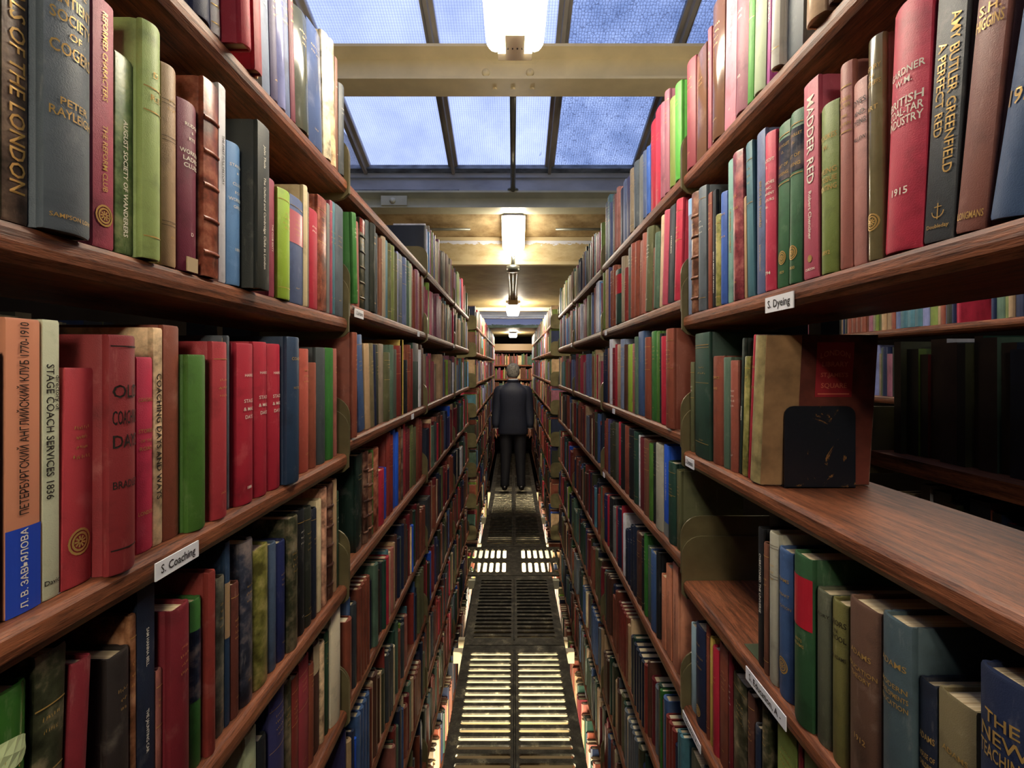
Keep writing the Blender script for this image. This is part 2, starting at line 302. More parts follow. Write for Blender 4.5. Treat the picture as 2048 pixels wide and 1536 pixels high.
ROWS['L0D']=(-0.472,0.372,[
 (0.3176,0.0294,0.232,0,-1,'leafgreen',1,'bright green book with leaf picture',[],[('leaf',0.9)]),
 (0.349,0.0257,0.241,0,-2,'blackmoss',2,'',[],[('line',0.82),('line',0.6)]),
 (0.3753,0.0186,0.217,0,-3,'crimsondark',0,'',[],[]),
 (0.42,0.0248,0.2,0,0,'blackbrown',0,'',[],[]),
 (0.446,0.0078,0.226,0,0,'marbled',2,'thin orange marbled-paper book',[],[]),
 (0.4544,0.0231,0.246,0,0,'nightblue',0,'',[('v',0.75,3.5,'w','SAM HANNA BELL'),('v',0.4,3.5,'w','THE JAUNTING CAR')],[]),
 (0.4788,0.0084,0.15,0,0,'rosebrown',0,'',[],[]),
 (0.4878,0.0284,0.208,8,0,'crimsondark',0,'dark red book showing cream page tops',[],[]),
 (0.5281,0.0191,0.197,0,0,'midgreen',0,'green book with black label',[],[('label','nightblue',0.4,0.82)]),
 (0.5478,0.014,0.222,8,0,'brickred',0,'',[],[]),
 (0.5747,0.0175,0.202,0,0,'darkmoss',2,'',[],[]),
 (0.5929,0.011,0.241,0,0,'navyteal',0,'thin blue-green book with tan spine strip',[],[('label','tan',0.48,0.78)]),
 (0.6045,0.0179,0.18,0,0,'russetdark',0,'',[],[]),
 (0.624,0.0314,0.227,0,0,'inkolive',2,'',[],[]),
 (0.656,0.0405,0.204,0,0,'oliveworn',2,'moss-green worn leather book',[],[]),
 (0.6971,0.0222,0.197,0,0,'slateblued',0,'',[],[]),
 (0.7199,0.027,0.19,0,0,'royaldark',0,'',[],[]),
 (0.7474,0.0314,0.22,6,0,'blackmoss',2,'',[],[]),
 (0.791,0.0243,0.219,0,0,'black',0,'',[],[('line',0.9)]),
 (0.8159,0.0281,0.215,0,0,'blackgreen',0,'',[],[]),
 (0.8445,0.0219,0.205,0,0,'blacknavy',0,'',[],[]),
 (0.867,0.021,0.215,0,0,'cream',0,'',[],[]),
 (0.8886,0.0246,0.232,0,0,'parchpink',2,'',[],[]),
 (0.9138,0.0312,0.233,0,0,'darkbrown',3,'',[],[]),
 (0.9456,0.0202,0.235,0,0,'tan',0,'',[],[]),
 (0.9665,0.0129,0.205,0,0,'darkgreen',0,'',[],[]),])
ROWS['L0E']=(-0.742,0.375,[
 (0.6425,0.0283,0.216,0,0,'palemoss',0,'',[],[]),
 (0.6728,0.0226,0.185,0,0,'black',0,'',[],[]),
 (0.7032,0.0488,0.23,0,0,'purplenavy',0,'',[],[]),
 (0.7526,0.0251,0.213,0,0,'blackmoss',2,'',[],[]),
 (0.7783,0.025,0.203,0,0,'brickred',0,'',[],[]),
 (0.8039,0.039,0.214,0,0,'red',0,'',[],[]),
 (0.8435,0.0185,0.186,0,0,'russet',0,'',[],[]),
 (0.8627,0.0263,0.213,0,0,'darkbrown',0,'',[],[('label','cream',0.72,0.98)]),
 (0.8896,0.0207,0.197,0,0,'parchment',2,'',[],[]),
 (0.9109,0.0192,0.206,0,0,'darkgreen',0,'',[],[]),
 (0.9308,0.0486,0.232,6,0,'ivory',0,'ivory folder-like book beside the bracket',[],[]),])
ROWS['R0A']=(0.415,0.372,[
 (0.4913,0.021,0.219,0,2,'oliveold',0,'',[],[]),
 (0.5129,0.0144,0.239,10,2,'umber',1,'',[],[]),
 (0.5301,0.0341,0.22,12,2,'ivorytan',1,'',[],[]),
 (0.5898,0.034,0.238,0,2,'slategrey',0,'',[('v',0.6,9,'w','JAMES TISDALL')],[]),
 (0.6244,0.0199,0.242,10,2,'whitegloss',1,'',[],[]),
 (0.6657,0.0084,0.223,0,2,'magenta',0,'',[('v',0.5,5,'w','FASCINATING')],[]),
 (0.676,0.0322,0.222,0,2,'sagepale',0,'pale grey-green book',[],[]),
 (0.7103,0.0172,0.215,0,2,'brightlime',0,'',[],[]),
 (0.728,0.0379,0.232,0,2,'rosemaroon',0,'',[('h',0.85,5,'w','STON'),('h',0.7,4,'w','COLD'),('h',0.66,4,'w','STEEL'),('h',0.25,4,'w','1953')],[]),
 (0.7682,0.0406,0.242,0,2,'roselight',0,'',[('v',0.7,11,'w','Lydia Rose'),('h',0.12,3,'w','UP')],[]),
 (0.8094,0.0476,0.248,0,1,'walnut',1,'glossy brown leather-like book',[],[]),
 (0.8598,0.0147,0.229,0,0,'maroonrose',0,'',[],[]),
 (0.8841,0.0473,0.217,0,0,'walnut',1,'',[],[]),
 (0.9346,0.0448,0.226,0,0,'maroonred',0,'',[],[]),])
ROWS['R0B']=(0.11,0.374,[
 (0.3285,0.0322,0.241,0,9,'steelblue',0,'steel blue book dated 1930',[('h',0.36,12,'g','1930'),('h',0.8,12,'g','LIBRARY')],[]),
 (0.364,0.0248,0.215,0,6,'cocoa',0,'cocoa brown book by S.H. Higgins',[('h',0.8,8,'g','S.H.'),('h',0.75,9,'g','HIGGINS'),('h',0.06,6,'g','LONGMANS')],[]),
 (0.3912,0.0279,0.219,0,4,'charcoal',0,'charcoal book titled A PERFECT RED',[('v3',0.6,12,'g','A PERFECT RED'),('v4',0.57,9,'g','AMY BUTLER GREENFIELD'),('h',0.06,3.5,'g','Doubleday')],[('anchor',0.12)]),
 (0.4202,0.0416,0.234,0,3,'cherry',0,'cherry red British Coal-Tar Industry book',[('h',0.72,7,'w','GARDNER'),('h',0.68,6,'w','W.M.'),('h',0.6,8,'w','BRITISH'),('h',0.56,8,'w','COAL-TAR'),('h',0.52,8,'w','INDUSTRY'),('h',0.24,7,'w','1915')],[]),
 (0.4643,0.0192,0.232,0,0,'bronze',1,'glossy bronze-black patterned book',[('h',0.86,5,'g','HISTORY'),('h',0.82,4,'g','OF'),('h',0.79,5,'g','DYESTUFFS'),('h',0.68,5,'g','ART')],[('crest',0.17)]),
 (0.4848,0.0195,0.201,0,0,'pinkbrown',0,'',[('h',0.88,6,'k','DYES'),('h',0.82,5,'k','AND'),('h',0.77,6,'k','DYEING'),('h',0.68,4,'k','PELLEW')],[]),
 (0.5057,0.0189,0.232,0,0,'rosebrown',0,'',[('h',0.82,4.5,'g','CROOKES'),('h',0.79,4.5,'g','WALTER'),('h',0.74,3,'g','(1880)'),('h',0.7,4,'g','MALVAN')],[('line',0.88),('line',0.66)]),
 (0.526,0.0304,0.201,0,0,'olivegreen',0,'olive Dyeing and Tissue Printing book',[('h',0.8,6.5,'g','CROOKES'),('h',0.74,6,'g','W.'),('h',0.6,6.5,'g','DYEING'),('h',0.55,6.5,'g','& TISSUE'),('h',0.5,6.5,'g','PRINTING'),('h',0.12,5,'g','1892')],[]),
 (0.557,0.0279,0.248,4,0,'rose',0,'rose pink book titled MADDER RED',[('v',0.7,13,'w','MADDER RED'),('v',0.32,6,'w','Robert Chenciner'),('h',0.045,3,'w','CURZON')],[('dot',0.1)]),
 (0.5929,0.0285,0.227,0,1,'emerald',0,'second green Art of Dyeing volume',[('h',0.86,4,'g','BERTHOLLET'),('h',0.82,3.5,'g','CL.'),('h',0.74,4.5,'g','ART OF'),('h',0.69,4.5,'g','DYEING'),('h',0.09,4,'g','1830')],[('line',0.92),('label','nightblue',0.65,0.9),('line',0.63),('disc',0.18)]),
 (0.6231,0.027,0.228,0,1,'emerald',0,'first green Art of Dyeing volume',[('h',0.86,4,'g','BERTHOLLET'),('h',0.82,3.5,'g','CL.'),('h',0.74,4.5,'g','ART OF'),('h',0.69,4.5,'g','DYEING'),('h',0.09,4,'g','1829')],[('line',0.92),('label','nightblue',0.65,0.9),('line',0.63),('disc',0.18)]),
 (0.653,0.0262,0.231,0,0,'crimsonpink',0,'',[('h',0.82,5,'w','BANCROFT'),('h',0.78,4,'w','E.'),('h',0.68,4.5,'w','RESEARCHES'),('h',0.645,4,'w','CONC.'),('h',0.61,4,'w','PERMANENT'),('h',0.57,4,'w','COLOURS'),('h',0.53,4,'w','&c.'),('h',0.44,5,'w','1'),('h',0.11,5,'w','1794')],[]),
 (0.6811,0.0233,0.248,0,0,'slateblue',0,'',[('v',0.55,6,'g','BINDS HIS SWORD'),('v',0.22,4,'g','Jenny Holdsworth')],[]),
 (0.7119,0.0197,0.248,0,-1.5,'teal',0,'',[],[]),
 (0.7337,0.0085,0.166,0,-1,'tan',0,'',[],[]),
 (0.7443,0.0334,0.248,0,-0.5,'maroonred',2,'',[('h',0.7,4,'g','FOX'),('h',0.62,4,'g','STEELS'),('h',0.12,3,'g','1890')],[]),
 (0.78,0.0187,0.248,0,0,'tealpale',0,'',[('v',0.5,6,'g','UNARMED COMBAT')],[]),
 (0.8011,0.0217,0.2,0,0,'blue',0,'',[('h',0.8,3,'g','COMITE'),('h',0.6,3,'g','FRANCE')],[]),
 (0.8254,0.0191,0.168,0,0,'mossgold',2,'',[],[]),
 (0.8471,0.0139,0.22,0,0,'black',0,'',[('v',0.3,4,'w','WITH A MEMORY OF READING')],[]),
 (0.8637,0.0167,0.222,0,0,'russet',0,'',[],[]),
 (0.8878,0.0345,0.245,0,0,'slategrey',0,'',[],[]),
 (0.9253,0.0325,0.248,0,0,'brown',3,'brown banded leather book',[],[]),
 (0.961,0.0184,0.246,0,0,'greyblue',0,'',[],[('label','skylabel',0.86,1.0)]),])
ROWS['R0C']=(-0.182,0.38,[
 (0.7292,0.0131,0.232,0,4.5,'crimson',0,'',[('h',0.78,4,'g','TYNDALL'),('h',0.64,4,'g','ACTION')],[]),
 (0.7444,0.0186,0.198,0,3,'mossgold',2,'',[],[]),
 (0.7652,0.0077,0.229,0,3,'greenblack',0,'',[('v',0.45,3.5,'w','DYNAMICS')],[]),
 (0.7752,0.0239,0.192,0,0,'brickbrown',0,'',[],[]),
 (0.7997,0.0255,0.198,0,0,'greenslate',0,'',[],[]),
 (0.8258,0.0442,0.201,0,0,'russet',0,'',[('h',0.8,5,'g','COMICS'),('h',0.7,4,'g','DRESS')],[]),
 (0.8706,0.0677,0.248,8,0,'bottle',0,'tall dark green book with worn joint',[],[('line',0.9),('line',0.12)]),
 (0.9389,0.0034,0.195,0,0,'salmonred',0,'',[],[]),
 (0.9612,0.0182,0.191,0,0,'oliveold',0,'',[],[]),])
ROWS['R0D']=(-0.462,0.378,[
 (0.3243,0.0415,0.226,6,0,'navyink',0,'big navy book titled THE NEW TEACHING',[('h',0.84,10,'g','THE'),('h',0.78,11,'g','NEW'),('h',0.72,11,'g','TEACHING'),('h',0.6,7,'g','EDITED BY'),('h',0.55,7,'g','JOHN ADAMS')],[]),
 (0.3743,0.0341,0.176,0,0,'tankhaki',0,'',[('h',0.72,5,'g','ADAMS')],[]),
 (0.4095,0.0177,0.172,0,0,'blacknavy',0,'',[('h',0.7,6,'g','ADAMS'),('h',0.6,5,'g','HOUSE OF'),('h',0.55,5,'g','CHILDREN')],[]),
 (0.4278,0.034,0.215,6,0,'slateteal',0,'',[('h',0.8,6,'g','ADAMS'),('h',0.7,5,'g','MODERN'),('h',0.66,5,'g','DEVELOPMENTS'),('h',0.62,5,'g','EDUCATION')],[]),
 (0.4656,0.0441,0.207,4,0,'cocoadark',0,'',[('h',0.74,6,'g','ADAMS'),('h',0.66,5,'g','EDUCATION'),('h',0.62,5,'g','THEORY'),('h',0.3,6,'g','1912')],[]),
 (0.5165,0.0263,0.188,0,0,'khaki',0,'khaki book titled ERRORS IN SCHOOL',[('h',0.87,6.5,'k','ERRORS'),('h',0.82,4.5,'k','IN'),('h',0.78,6.5,'k','SCHOOL'),('h',0.66,4.5,'k','JOHN ADAMS')],[]),
 (0.5443,0.0256,0.187,0,0,'greyolive',0,'',[('h',0.85,4,'k','HISTORY')],[]),
 (0.5704,0.0367,0.218,6,0,'fernblue',0,'green book with large red label',[('h',0.5,4,'g','ARTS'),('h',0.47,4,'g','ADAMS')],[('label','redlabel',0.58,0.88)]),
 (0.6187,0.0322,0.206,0,0,'denim',0,'denim blue book with gilt roundel',[('h',0.8,5,'g','ADAMS'),('h',0.7,4,'g','HERBART'),('h',0.62,4,'g','EDUCATION')],[('disc2',0.22)]),
 (0.6527,0.0225,0.219,0,0,'greycream',0,'',[],[('dline',0.9),('dline',0.7)]),
 (0.6771,0.0144,0.196,0,0,'brown',0,'',[],[]),
 (0.6935,0.0151,0.213,0,0,'black',0,'',[('v',0.6,5,'w','OVERSTONED THE UNIVERSE')],[]),])
ROWS['R0E']=(-0.731,0.38,[
 (0.5542,0.0456,0.231,0,0,'moss',0,'',[],[]),
 (0.6024,0.0101,0.231,0,0,'crimsondark',0,'',[],[]),
 (0.6153,0.045,0.231,0,0,'olivegreen',0,'',[],[]),
 (0.6837,0.0155,0.227,0,0,'blackmoss',2,'',[],[]),
 (0.7026,0.0165,0.169,0,0,'nightblue',0,'',[],[]),
 (0.7211,0.0205,0.204,0,0,'darkbrown',0,'',[],[]),
 (0.7453,0.0461,0.203,0,0,'blackmoss',2,'',[],[]),
 (0.7956,0.014,0.231,0,0,'crimsondark',0,'',[],[]),
 (0.8121,0.0325,0.222,0,0,'russet',0,'',[],[]),
 (0.8473,0.0225,0.2,0,0,'crimson',0,'',[],[]),
 (0.8725,0.0126,0.207,0,0,'yellowcream',0,'',[],[]),
 (0.888,0.0131,0.223,0,0,'russet',0,'',[],[]),
 (0.904,0.046,0.201,0,0,'navyink',0,'navy Education of Children book',[('h',0.82,4,'g','ADLER'),('h',0.7,4,'g','EDUCATION'),('h',0.64,3,'g','OF'),('h',0.6,4,'g','CHILDREN')],[('disc2',0.15)]),
 (0.9533,0.0261,0.182,0,0,'skypale',0,'',[],[]),])
ROWS['R0F']=(-1.03,0.38,[
 (0.8276,0.0407,0.239,0,0,'black',0,'',[],[]),
 (0.8731,0.0413,0.23,0,0,'slategrey',0,'',[],[]),
 (0.9196,0.0598,0.21,0,0,'greyolive',0,'',[('v',0.75,5,'w','SCHOOL')],[]),])
ROWS['L1B']=(0.14,0.366,[
 (1.0109,0.0217,0.199,16,4,'brightgreen',0,'bright green leaning book',[],[]),
 (1.0791,0.0167,0.202,0,3,'rosebrown',0,'',[],[]),
 (1.0964,0.0395,0.221,0,0,'blackmoss',3,'',[],[('label','brickred',0.84,0.99)]),
 (1.1365,0.0226,0.227,0,0,'darkslate',0,'',[],[]),
 (1.1597,0.0363,0.227,6,0,'blackgreen',0,'broad charcoal book',[('h',0.85,4,'g','OLD'),('h',0.78,4,'g','GREY'),('h',0.1,4,'g','1890')],[]),
 (1.1966,0.0363,0.215,0,0,'charcoal',0,'',[],[]),
 (1.2536,0.023,0.215,0,0,'brown',0,'',[],[]),
 (1.2772,0.034,0.227,0,0,'greytan',0,'',[],[]),
 (1.3118,0.0306,0.227,0,0,'teal',0,'',[],[]),
 (1.343,0.0266,0.225,0,0,'oliveold',0,'',[],[]),
 (1.3701,0.0375,0.227,0,0,'moss',0,'',[],[]),
 (1.4082,0.0375,0.215,0,0,'oliveold',0,'',[],[]),
 (1.4463,0.0182,0.227,0,0,'lavender',0,'',[],[]),
 (1.4651,0.0521,0.227,0,0,'slategrey',0,'',[],[]),
 (1.5179,0.0488,0.227,0,0,'slateblue',0,'',[],[]),
 (1.5673,0.0445,0.227,0,0,'greenslate',0,'',[],[]),
 (1.6124,0.0309,0.227,0,0,'sagepale',0,'',[],[]),
 (1.6439,0.0329,0.227,0,0,'redbrown',0,'',[],[]),
 (1.6774,0.0329,0.215,0,0,'russet',0,'',[],[]),
 (1.7109,0.0534,0.227,0,0,'rosemaroon',0,'',[],[]),
 (1.7649,0.0332,0.227,0,0,'rosebrown',0,'',[],[]),
 (1.7987,0.0332,0.215,0,0,'redbrown',0,'',[],[]),
 (1.8324,0.051,0.227,0,0,'brown',0,'',[],[]),])
ROWS['L1C']=(-0.16,0.368,[
 (1.013,0.0247,0.236,14,0,'russet',0,'large russet book against the bracket',[],[]),
 (1.0987,0.0432,0.235,0,6,'denim',0,'slate blue book leaning sharply',[],[]),
 (1.1463,0.0349,0.217,0,4,'tan',0,'',[],[]),
 (1.1818,0.0329,0.219,0,4,'tankhaki',0,'',[],[]),
 (1.2196,0.017,0.218,0,3,'navyink',0,'',[],[]),
 (1.2373,0.0222,0.219,0,2,'blackmoss',0,'',[],[]),
 (1.2648,0.038,0.223,0,0,'greytan',0,'',[],[]),
 (1.3084,0.0571,0.201,0,0,'oliveold',0,'',[],[]),
 (1.3716,0.0343,0.225,0,0,'greenslate',0,'',[],[]),
 (1.4065,0.0343,0.213,0,0,'darkmoss',0,'',[],[]),
 (1.4476,0.0573,0.226,0,2,'brickred',0,'',[],[]),
 (1.5054,0.0034,0.248,8,0,'yellowcream',0,'orange book with yellow spine',[],[]),
 (1.5397,0.0501,0.182,0,0,'black',0,'',[],[]),
 (1.5979,0.0391,0.236,0,0,'russet',0,'',[],[]),
 (1.6376,0.0391,0.224,0,0,'brickred',0,'',[],[]),
 (1.6857,0.0977,0.248,0,0,'bottle',0,'',[],[('label','greyl',0.72,1.0)]),
 (1.7935,0.0286,0.226,0,0,'white',0,'',[],[]),
 (1.8227,0.0301,0.247,0,0,'darkbrown',0,'',[],[]),
 (1.8533,0.0301,0.235,0,0,'brown',0,'',[],[]),])
ROWS['L1D']=(-0.447,0.372,[
 (1.0885,0.047,0.232,0,0,'greenblack',1,'',[],[]),
 (1.1397,0.0338,0.231,0,0,'darkbrown',3,'',[],[]),
 (1.1741,0.0338,0.219,0,0,'brown',3,'',[],[]),
 (1.2084,0.0117,0.224,0,0,'grassgreen',0,'',[],[]),
 (1.2208,0.0425,0.224,0,0,'redbrown',2,'',[],[]),
 (1.2639,0.0556,0.154,0,0,'crimson',0,'',[],[]),
 (1.3201,0.0296,0.149,0,0,'royal',0,'',[],[]),
 (1.3555,0.0293,0.248,0,0,'brickred',0,'',[],[]),
 (1.3853,0.0293,0.236,0,0,'brickred',0,'',[],[]),
 (1.421,0.0294,0.247,0,0,'brightblue',0,'bright blue book',[],[]),
 (1.4509,0.0294,0.235,0,0,'brightblue',0,'',[],[]),
 (1.4809,0.0322,0.248,0,0,'marbled',2,'',[],[]),
 (1.5137,0.0322,0.236,0,0,'umber',2,'',[],[]),
 (1.5533,0.034,0.248,0,0,'crimson',0,'',[],[]),
 (1.5879,0.034,0.236,0,0,'crimsondark',0,'',[],[]),
 (1.6225,0.034,0.224,0,0,'crimsondark',0,'',[],[]),
 (1.6651,0.0416,0.229,0,0,'moss',0,'',[],[]),
 (1.7073,0.0416,0.217,0,0,'oliveold',0,'',[],[]),
 (1.7585,0.0412,0.248,0,0,'russet',0,'',[],[]),
 (1.8003,0.0412,0.236,0,0,'brickred',0,'',[],[]),
 (1.8422,0.0412,0.224,0,0,'brickred',0,'',[],[]),])
ROWS['R1A']=(0.42,0.372,[
 (1.0135,0.0351,0.219,0,0,'brightlime',0,'vivid green book beside the bracket',[],[]),
 (1.0493,0.0351,0.207,0,0,'olivegreen',0,'',[],[]),
 (1.092,0.0291,0.248,0,0,'rosemaroon',0,'',[],[]),
 (1.1217,0.0291,0.236,0,0,'rosemaroon',0,'',[],[]),
 (1.1593,0.0397,0.248,0,0,'cherry',0,'tall cherry red book',[],[]),
 (1.1997,0.0397,0.236,0,0,'crimson',0,'',[],[]),
 (1.2446,0.0275,0.186,0,0,'blue',0,'',[],[]),
 (1.2774,0.029,0.19,0,0,'bluegrey',0,'',[],[]),
 (1.3121,0.0414,0.195,0,0,'grey',0,'',[],[]),
 (1.3595,0.0445,0.199,0,0,'slategrey',0,'',[],[]),
 (1.4105,0.0418,0.199,0,0,'greytan',0,'',[],[]),
 (1.4591,0.0448,0.197,0,0,'purplenavy',0,'',[],[]),
 (1.5112,0.0384,0.205,0,0,'slateblue',0,'',[],[]),
 (1.5503,0.0384,0.193,0,0,'navy',0,'',[],[]),
 (1.6044,0.031,0.216,0,0,'pinkbrown',0,'',[],[]),
 (1.636,0.031,0.204,0,0,'rosebrown',0,'',[],[]),
 (1.6758,0.0333,0.219,0,0,'umber',0,'',[],[]),
 (1.7184,0.035,0.203,0,0,'slateblue',0,'',[],[]),
 (1.7631,0.0428,0.248,0,0,'teal',0,'',[],[]),
 (1.8065,0.0428,0.236,0,0,'navyteal',0,'',[],[]),])
ROWS['R1B']=(0.15,0.372,[
 (1.0306,0.0373,0.228,-4,4,'cherry',0,'',[],[]),
 (1.0685,0.0357,0.228,0,4,'charcoal',0,'leaning black book with white lettering',[('v',0.6,7,'w','STEELING')],[]),
 (1.1083,0.0325,0.228,0,5,'rose',0,'',[],[]),
 (1.1451,0.0227,0.228,0,4,'ivorytan',0,'',[],[]),
 (1.1725,0.0365,0.195,0,4,'greenslate',0,'',[],[]),
 (1.2139,0.0124,0.165,0,4,'brown',0,'',[],[]),
 (1.2313,0.0548,0.228,0,4,'oliveold',0,'',[],[]),
 (1.2916,0.03,0.228,0,3,'rosebrown',0,'',[],[]),
 (1.3222,0.03,0.216,0,3,'redbrown',0,'',[],[]),
 (1.3582,0.0382,0.225,0,2,'russet',0,'',[],[]),
 (1.4027,0.0409,0.232,0,1,'brickbrown',0,'',[],[]),
 (1.4504,0.0309,0.232,0,0,'darkmoss',0,'',[],[]),
 (1.4883,0.0326,0.175,0,0,'brickred',0,'',[],[]),
 (1.5283,0.0345,0.222,0,0,'greytan',0,'',[],[]),
 (1.5706,0.0834,0.191,0,0,'bottle',0,'',[],[('label','redlabel',0.55,0.9)]),
 (1.6627,0.0377,0.222,0,0,'redbrown',0,'',[],[]),
 (1.7009,0.0377,0.21,0,0,'russet',0,'',[],[]),
 (1.7482,0.0268,0.232,0,0,'purple',0,'',[],[]),
 (1.7849,0.0476,0.232,0,0,'tan',0,'',[],[]),
 (1.8431,0.0403,0.232,0,0,'olivegreen',0,'',[],[]),])
ROWS['R1C']=(-0.145,0.374,[
 (1.0474,0.0472,0.233,8,0,'russet',0,'tall russet book against the bracket',[],[]),
 (1.1226,0.0296,0.22,0,0,'crimson',0,'',[],[]),
 (1.1567,0.0112,0.229,0,0,'black',0,'',[],[]),
 (1.1726,0.024,0.236,0,0,'grassgreen',0,'',[],[]),
 (1.2014,0.0386,0.239,0,0,'brightgreen',0,'',[],[]),
 (1.2496,0.0468,0.226,0,0,'russet',0,'',[],[]),
 (1.317,0.0522,0.248,0,0,'denim',0,'',[('v',0.7,4,'g','ILLUSTRATED')],[]),
 (1.3752,0.0276,0.235,0,0,'greenslate',0,'',[],[]),
 (1.4093,0.0291,0.216,0,0,'rosebrown',0,'',[],[]),
 (1.445,0.05,0.216,0,0,'lime',0,'',[],[]),
 (1.5022,0.0332,0.218,0,0,'darkbrown',0,'',[],[]),
 (1.543,0.0424,0.238,0,0,'greyblue',0,'',[],[]),
 (1.5934,0.0533,0.223,0,0,'tan',0,'',[],[]),
 (1.6553,0.0285,0.226,0,0,'crimson',0,'',[],[]),
 (1.6844,0.0285,0.214,0,0,'crimsondark',0,'',[],[]),
 (1.7221,0.044,0.248,0,0,'white',0,'',[],[]),
 (1.776,0.0372,0.217,0,0,'russet',0,'',[],[]),
 (1.8235,0.0297,0.214,0,0,'navyink',0,'',[],[]),
 (1.8537,0.0297,0.202,0,0,'nightblue',0,'',[],[]),])
ROWS['R1D']=(-0.42,0.376,[
 (1.0306,0.0248,0.182,0,0,'oliveold',0,'',[],[]),
 (1.0593,0.0474,0.192,0,0,'bottle',0,'',[],[]),
 (1.1109,0.0328,0.225,0,0,'brightblue',0,'bright blue and white spined book',[('v',0.6,5,'w','THE GRUB WAGS IN AMERICA')],[('label','greyl',0.0,0.15)]),
 (1.1482,0.056,0.22,0,0,'greycream',0,'wide grey-white jacketed book',[],[]),
 (1.2133,0.0124,0.215,0,0,'black',0,'',[],[]),
 (1.2308,0.0312,0.208,0,0,'grassgreen',0,'',[],[]),
 (1.2673,0.0431,0.214,0,0,'brown',0,'',[],[]),
 (1.316,0.0412,0.21,0,0,'crimsondark',0,'',[],[]),
 (1.3632,0.0103,0.213,0,0,'white',0,'',[],[]),
 (1.3797,0.0395,0.219,0,0,'bottle',0,'',[],[]),
 (1.4257,0.0549,0.221,0,0,'black',0,'',[],[]),
 (1.4877,0.0461,0.223,0,0,'russet',0,'',[],[]),
 (1.5413,0.0496,0.222,0,0,'black',0,'',[],[]),
 (1.5989,0.0221,0.224,0,0,'crimson',0,'',[],[]),
 (1.6293,0.0391,0.215,0,0,'darkmoss',0,'',[],[]),
 (1.6773,0.0426,0.213,0,0,'blackmoss',0,'',[],[]),
 (1.7205,0.0426,0.201,0,0,'blackmoss',0,'',[],[]),
 (1.7728,0.0274,0.212,0,0,'purple',0,'',[],[]),
 (1.8104,0.0291,0.21,0,0,'russet',0,'',[],[]),
 (1.84,0.0291,0.198,0,0,'brickred',0,'',[],[]),])
ROWS['R1E']=(-0.712,0.378,[
 (1.0519,0.0358,0.247,0,0,'salmon',0,'salmon First Miracle Drugs book',[('v',0.5,5,'k','LESCH - THE FIRST MIRACLE DRUGS')],[]),
 (1.0986,0.0354,0.223,0,0,'peach',0,'',[('v',0.6,4,'k','The Second Opium War')],[]),
 (1.1384,0.0302,0.182,0,0,'peach',0,'',[],[]),
 (1.1852,0.0201,0.225,0,0,'black',0,'',[],[]),
 (1.2101,0.0433,0.21,0,0,'denim',0,'',[],[]),
 (1.2585,0.0275,0.207,0,0,'greenslate',0,'',[],[]),
 (1.2914,0.024,0.231,0,0,'brightgreen',0,'',[],[]),
 (1.3211,0.0199,0.207,0,0,'black',0,'',[],[]),
 (1.3468,0.0484,0.21,0,0,'darkbrown',0,'',[],[]),
 (1.4015,0.0322,0.216,0,0,'nightblue',0,'',[],[]),
 (1.4342,0.0322,0.204,0,0,'nightblue',0,'',[],[]),
 (1.4733,0.0288,0.18,0,0,'navyink',0,'',[],[]),
 (1.5027,0.0288,0.168,0,0,'nightblue',0,'',[],[]),
 (1.539,0.0274,0.208,0,0,'white',0,'',[],[]),
 (1.5741,0.0213,0.225,0,0,'crimson',0,'',[],[]),
 (1.6034,0.0454,0.205,0,0,'navyink',0,'',[],[]),
 (1.6574,0.0237,0.195,0,0,'crimson',0,'',[],[]),
 (1.6899,0.0332,0.186,0,0,'grey',0,'',[],[]),
 (1.7324,0.0533,0.206,0,0,'black',0,'',[],[]),
 (1.7956,0.0279,0.199,0,0,'crimson',0,'',[],[]),
 (1.8338,0.0496,0.189,0,0,'royaldark',0,'',[],[]),])
SHELF_TAGS=[('S. Dyeing',1),('S. Coaching',1),('S. Education, A -',1),('S. Dynamics',1),('S. Club Histories',1)]
for k in ROWS:
    for b in ROWS[k][2]:
        for t in b[8]: text_mesh(t[4])
for t,_ in SHELF_TAGS: text_mesh(t)
for t in ('LONDON','LIBRARY','ST.JAMES\'S','SQUARE'): text_mesh(t)
# ---------------------------------------------------------------- fittings that give light
def lamp(loc,length,label,tubes=True,tilt=0,w=.15):
    """twin-tube ceiling light, its far end at loc, running towards the camera"""
    t=thing('fluorescent_light',loc,label,'light','fluorescent lights above the aisle'); t.rotation_euler=(tilt,0,0)
    m=MB(); m.box((-.026,-length,-.004),(.026,0,.03)); m.build('housing',PLASTIC,t)
    for sx in (-1,1):
        m=MB(); x=sx*w*.33; r=.024
        pts=[(x,-length+.03,-.022),(x,-length+.035,-.022)]+[(x,-.045,-.022)]+[(x,-.03,-.022),(x,-.022,-.022)]
        m.tube(pts,[.01,r,r,r*.8,.006],12); m.build('tube',TUBE,t,True)
    m=MB(); m.box((-.024,-.095,-.046),(.024,-.004,.012)); m.box((-.044,-.022,-.040),(.044,.004,.010)); m.build('lamp_holder',simple('cream_lamp_holder','f0e4c4',.4),t)
    m=MB()
    for k in range(4): m.tube([(-.018+.012*k,-.05,-.0455),(-.018+.012*k,-.05,-.048)],.0022,6)
    m.build('contact_pin',INK,t)
    # clear cover
    prof=[(-w/2-.004,0),(-w/2-.004,-.03),(-w/2+.02,-.052),(w/2-.02,-.052),(w/2+.004,-.03),(w/2+.004,0)]
    m=MB(); P=[]; n=len(prof)
    for y in (-length,0.0): P+=[(u,y,v) for u,v in prof]
    m.add(P,[(i,i+1,n+i+1,n+i) for i in range(n-1)]); m.build('clear_cover',CLEAR,t,False)
    return t
